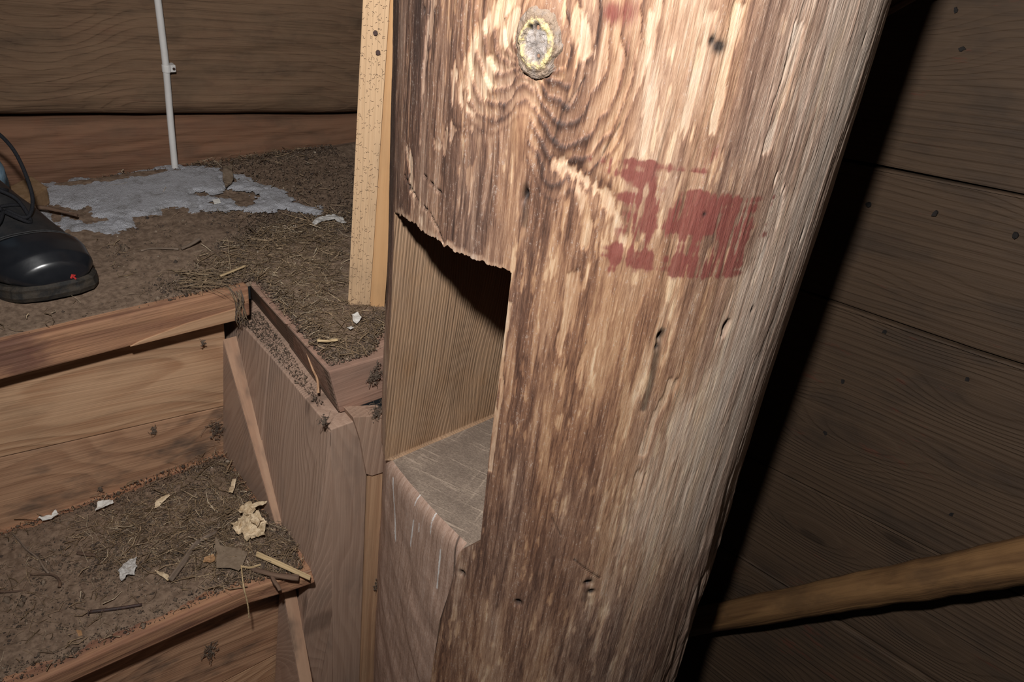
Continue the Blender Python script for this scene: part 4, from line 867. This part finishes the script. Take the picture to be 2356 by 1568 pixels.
scrap('leaf_fragment', [(175, 1450), (187, 1452), (190, 1462), (181, 1465)], ZT1+.0015, M['leaf_rust'], 'small orange leaf fragment at the worn front edge of the tread', 'leaf', .001, .001, 120, 55, nsub=1)
twig('root_twig', [(28, 1226), (45, 1245), (62, 1265), (88, 1285), (100, 1305), (112, 1320)], ZT1+.003, (.0008, .0015), M['twig'], 'long curved grey rootlet at the left of the tread', 'twig')
twig('root_twig', [(70, 1322), (100, 1321), (125, 1325), (138, 1340), (137, 1352)], ZT1+.003, (.0008, .0018), M['twig_brown'], 'hooked brown rootlet crossing the lower end of the curved one', 'twig')
twig('twig', [(178, 1274), (200, 1277), (220, 1279)], ZT1+.003, (.0017, .0020), M['twig_brown'], 'stubby dark twig with a bright cut end on the tread', 'twig')
twig('twig', [(0, 1363), (30, 1362), (60, 1358)], ZT1+.002, (.0016, .0010), M['twig_brown'], 'dark twig at the left end of the tread', 'twig')
gs = thing('grass_stalk', tuple(on_z(560, 1320, Z1)), 'bent pale grass stalk hanging over the front edge of the tread', 'grass')
P = [on_z(555, 1300, Z1+.004), on_z(560, 1345, Z1+.003), on_y(570, 1390, .572), on_y(573, 1420, .572)]; v, f = tube(smoothline(P, 5), .0008, 5); mk('stem', v, f, M['straw'], gs, P[-1]-P[0])
P = [on_z(555, 1302, Z1+.004), on_z(575, 1305, Z1+.005), on_z(600, 1298, Z1+.003)]; v, f = tube(smoothline(P, 5), .0011, 5); mk('blade', v, f, M['straw'], gs, P[-1]-P[0])
# dark lint clumps hung in corners
def clump(px, py, plane, r, n_, label, seed):
    rr = random.Random(seed); c = plane(px, py); t = thing('lint_clump', tuple(c), label, 'debris')
    parts = []
    for i in range(n_*2):
        p = c+np.array([rr.gauss(0, .40), rr.gauss(0, .10)-.12, rr.gauss(-.1, .85)])*r*.75; L = [p]; d = np.array([rr.gauss(0, 1), rr.gauss(0, .4), rr.gauss(0, 1)])
        for k in range(5): d = d*.6+np.array([rr.gauss(0, 1), rr.gauss(0, .35), rr.gauss(0, 1)])*.8; L.append(L[-1]+d*r*.13)
        parts.append(tube(L, .00018+.00035*rr.random()**2, 3))
        if i % 2: q_ = c+np.array([rr.gauss(0, .35), rr.gauss(0, .08)-.1, rr.gauss(-.1, .8)])*r*.7; parts.append(tube([q_, q_+np.array([rr.gauss(0, 1), .2, rr.gauss(0, 1)])*.0008], .0004+.0010*rr.random()**2, 5))
    v, f = join(parts); o = mk('lint', v, f, M['lint'], t); tag(o, kind='stuff'); return t
for px, py, pf, r, n_, lb, sd in ((496, 985, lambda x, y: on_y(x, y, YR-.003), .012, 26, 'dark lint clump in the corner of the upper riser and side panel', 1), (482, 1494, lambda x, y: on_y(x, y, YR2-.003), .010, 22, 'dark lint clump hanging on the lower riser', 2),
                             (467, 786, lambda x, y: on_y(x, y, YR-.011), .004, 10, 'small dark lint clump dangling under the landing nosing', 3), (352, 990, lambda x, y: on_y(x, y, YR-.002), .006, 12, 'lint clump caught on the seam between the upper riser boards', 4),
                             (745, 965, lambda x, y: on_y(x, y, YB-.003), .007, 16, 'lint clump hanging below the corner of the landing edge block', 6), (862, 862, lambda x, y: on_y(x, y, .578), .010, 30, 'lint clump on the front of the landing edge block by the post', 7),
                             (868, 945, lambda x, y: on_y(x, y, YB-.004), .009, 24, 'lint clump under the landing edge block by the post', 8), (868, 1345, lambda x, y: on_y(x, y, YB-.003), .008, 20, 'lint clump in the gap between edge strip and post', 9),
                             (232, 1124, lambda x, y: on_y(x, y, YR-.001), .004, 14, 'black speck of lint on the stained riser board', 10), (556, 716, lambda x, y: on_y(x, y, YN+.02), .010, 30, 'lint clump in the hollow at the landing corner', 11)):
    clump(px, py, pf, r, n_, lb, sd)

# ------------------------------------------------------------------ the person: a shoe and the hem of the jeans
pe = thing('person', (.135, .98, .0), 'person at the left edge, only a black lace-up shoe and pale blue jeans seen', 'person')
# foot axis: toe at y = .833, heel at y = 1.085
ax = lambda t: np.array([.1465-.085*t, .816+.255*t])          # t 0 toe .. 1 heel
def halfw(t): return np.interp(t, [0, .02, .06, .14, .28, .45, .62, .8, .92, .98, 1], [.012, .029, .040, .048, .0515, .047, .036, .034, .032, .022, .008])
def topz(t): return np.interp(t, [0, .02, .06, .12, .22, .32, .45, .60, .72, .85, 1], [.024, .040, .050, .0555, .061, .071, .090, .112, .118, .118, .110])
ts = np.concatenate([np.linspace(0, .1, 14, endpoint=False), np.linspace(.1, 1, 44)]); NA = 40
def loft(z0f, z1f, wf, ts, power=2.4, flat=False):
    V = []; 
    for t in ts:
        c = ax(t); w = wf(t); zb = z0f(t); zt = z1f(t)
        for k in range(NA):
            a = 2*math.pi*k/NA; ca, sa = math.cos(a), math.sin(a); e = 2/power
            x = w*math.copysign(abs(ca)**e, ca); s_ = math.copysign(abs(sa)**e, sa)
            if s_ >= 0: z = zb+(zt-zb)*(.35+.65*s_); x *= (1-.32*s_*s_*(1 if not flat else 0))
            else: z = zb+(zt-zb)*(.35+.35*s_)
            V.append([c[0]+x, c[1], z])
    n_ = len(ts); F = [[i*NA+k, i*NA+(k+1) % NA, (i+1)*NA+(k+1) % NA, (i+1)*NA+k] for i in range(n_-1) for k in range(NA)]
    F += [list(range(NA))[::-1], [(n_-1)*NA+k for k in range(NA)]]
    return np.array(V), F
SB = .0055
V, F = loft(lambda t: .010+SB+.005*max(0, .12-t)/.12, topz, halfw, ts)
cr = .0016*np.sin((V[:, 1]-.9)*160+V[:, 0]*40)*np.exp(-((V[:, 1]-.925)/.018)**2); V[:, 2] += cr*(V[:, 2] > .04)
V[:, 2] += .0015*(fbm(V[:, 0]*40, V[:, 1]*40, 201, 3)-.5)
sh = mk('shoe', V, F, M['leather'], pe, (0, 1, 0), smooth=True); tag(sh, 'black leather lace-up work shoe'); fixnormals(sh)
# toe cap, slightly proud
tc = np.linspace(0, .17, 26)
V, F = loft(lambda t: .0095+SB+.005*max(0, .12-t)/.12, lambda t: topz(t)+.0026, lambda t: halfw(t)+.0024, tc)
for i, t in enumerate(tc):      # cap edge bows back at the sides
    V[i*NA:(i+1)*NA, 1] += (.010*(np.abs(V[i*NA:(i+1)*NA, 0]-ax(t)[0])/.05)**2)*(t/.17)
o = mk('toe_cap', V, F, M['toecap'], sh, (0, 1, 0), smooth=True); fixnormals(o)
def welt(t, dz): return None
# sole
def outline(off):
    L = [];
    for t in np.linspace(0, 1, 46): c = ax(t); w = halfw(t)+off; L.append((c[0]+w, c[1]-(off if t < .05 else 0)))
    for t in np.linspace(1, 0, 46): c = ax(t); w = halfw(t)+off; L.append((c[0]-w, c[1]-(off if t < .05 else 0)))
    return L
def sole_mesh():
    V = []; F = []; lv = [(-.001, .0), (.0030, .0), (.0045, .005), (.0036, .0105), (.0037, .0135), (.0005, .0165)]
    for off, z in lv:
        for x, y in outline(off):
            t = (y-.816)/.255; V.append((x, y, z+.0015+.006*max(0, .16-t)/.16))
    m = 92
    for l in range(len(lv)-1):
        for k in range(m): F.append([l*m+k, l*m+(k+1) % m, (l+1)*m+(k+1) % m, (l+1)*m+k])
    F += [list(range(m))[::-1], [(len(lv)-1)*m+k for k in range(m)]]
    V = np.array(V); V[:, :2] += (np.stack([fbm(V[:, 1]*160, V[:, 2]*200, 205, 2), fbm(V[:, 0]*160, V[:, 2]*200, 206, 2)], 1)-.5)*.0016
    return V, F
V, F = sole_mesh(); o = mk('sole', V, F, M['sole'], sh, (0, 1, 0), smooth=False); fixnormals(o)
# stitching on the cap edge
for dy in (.0015, .0042):
    L = []
    for a in np.linspace(-1, 1, 30):
        t = .17+dy/.262; w = halfw(t); x = w*a; s_ = math.sqrt(max(0, 1-abs(a)**2.4)); y = ax(t)[1]+.010*(abs(x)/.05)**2; zz = .0105+SB+(topz((y-.816)/.255)+.0008-.0105-SB)*(.35+.65*s_)+.0008
        L.append((ax(t)[0]+x*(1-.32*s_*s_), y, zz))
    v, f = tube(L, .0006, 5); mk('stitching', v, f, M['thread'], sh, smooth=True)
# scuffed patch with a red fleck at the toe
rp_ = np.array([.1655, .8365, .0300])
ov = [on_plane(165, 640, (.16, .84, .03), (.6, -.75, .25)), on_plane(172, 632, (.16, .84, .03), (.6, -.75, .25)), on_plane(175, 641, (.16, .84, .03), (.6, -.75, .25))]
# tongue and laces
def top_at(t, x): # height of the upper at t, x offset
    w = halfw(t); a = np.clip(abs(x)/(w*.8), 0, 1); return .016+(topz(t)-.016)*(.35+.65*(1-a**2.4)**.42)
for k in range(4):
    t = .33+.075*k; L = [(ax(t)[0]+x, ax(t)[1]+.004*abs(x)/.02, top_at(t, x)+.0022) for x in np.linspace(-.022, .022, 9)]
    v, f = tube(L, .0019, 7); mk('lace', v, f, M['lace'], sh, smooth=True)
c0 = np.array([ax(.31)[0], ax(.31)[1], top_at(.31, 0)+.003])
loops = [[c0+[.004, 0, 0], c0+[.020, -.012, -.006], c0+[.032, .010, .008], c0+[.030, .045, .042], c0+[.016, .075, .058], c0+[0, .08, .050]],
         [c0+[.002, -.002, 0], c0+[-.010, -.022, -.004], c0+[-.026, -.012, -.004], c0+[-.030, .018, .008], c0+[-.012, .03, .020], c0],
         [c0+[0, 0, 0], c0+[.012, -.016, -.004], c0+[.022, -.014, -.010], c0+[.018, .01, .004], c0+[.004, .02, .014]]]
for L in loops:
    v, f = tube(smoothline(L, 7), .0020, 7); mk('lace', v, f, M['lace'], sh, smooth=True)
from mathutils.bvhtree import BVHTree
tcm = [c for c in sh.children if c.name.startswith('toe_cap')][0]; wo = wloc(tcm)
bv = BVHTree.FromPolygons([v.co+wo for v in tcm.data.vertices], [p.vertices for p in tcm.data.polygons])
P = []
for px, py in ((163, 640), (166, 632), (172, 633), (168, 636), (174, 641)):
    h_ = bv.ray_cast(Vector(CAM), Vector(ray(px, py)).normalized())
    if h_[0] is not None: P.append(np.array(h_[0])+np.array(h_[1])*.0004)
if len(P) > 2:
    v, f = tube(P, .0011, 5); mk('red_fleck', v, f, M['red_tag'], sh)
# trouser leg
V = []; NL = 36; hs = np.linspace(0, 1, 26)
for h in hs:
    z = .052+.44*h; r = .057+.010*h+.003*math.sin(h*40)*math.exp(-h*4); cxy = np.array([.0925-.13*h, 1.020+.0*h])
    for k in range(NL):
        a = 2*math.pi*k/NL; V.append([cxy[0]+r*math.cos(a)*(1+.05*vnoise(k*.5, h*9, 301)), min(cxy[1]+r*math.sin(a), 1.078), z+(.010*math.sin(a) if h == 0 else 0)])
F = [[i*NL+k, i*NL+(k+1) % NL, (i+1)*NL+(k+1) % NL, (i+1)*NL+k] for i in range(len(hs)-1) for k in range(NL)]+[list(range(NL))[::-1], [(len(hs)-1)*NL+k for k in range(NL)]]
mk('trouser_leg', V, F, M['denim'], pe, (0, 0, 1), smooth=True)
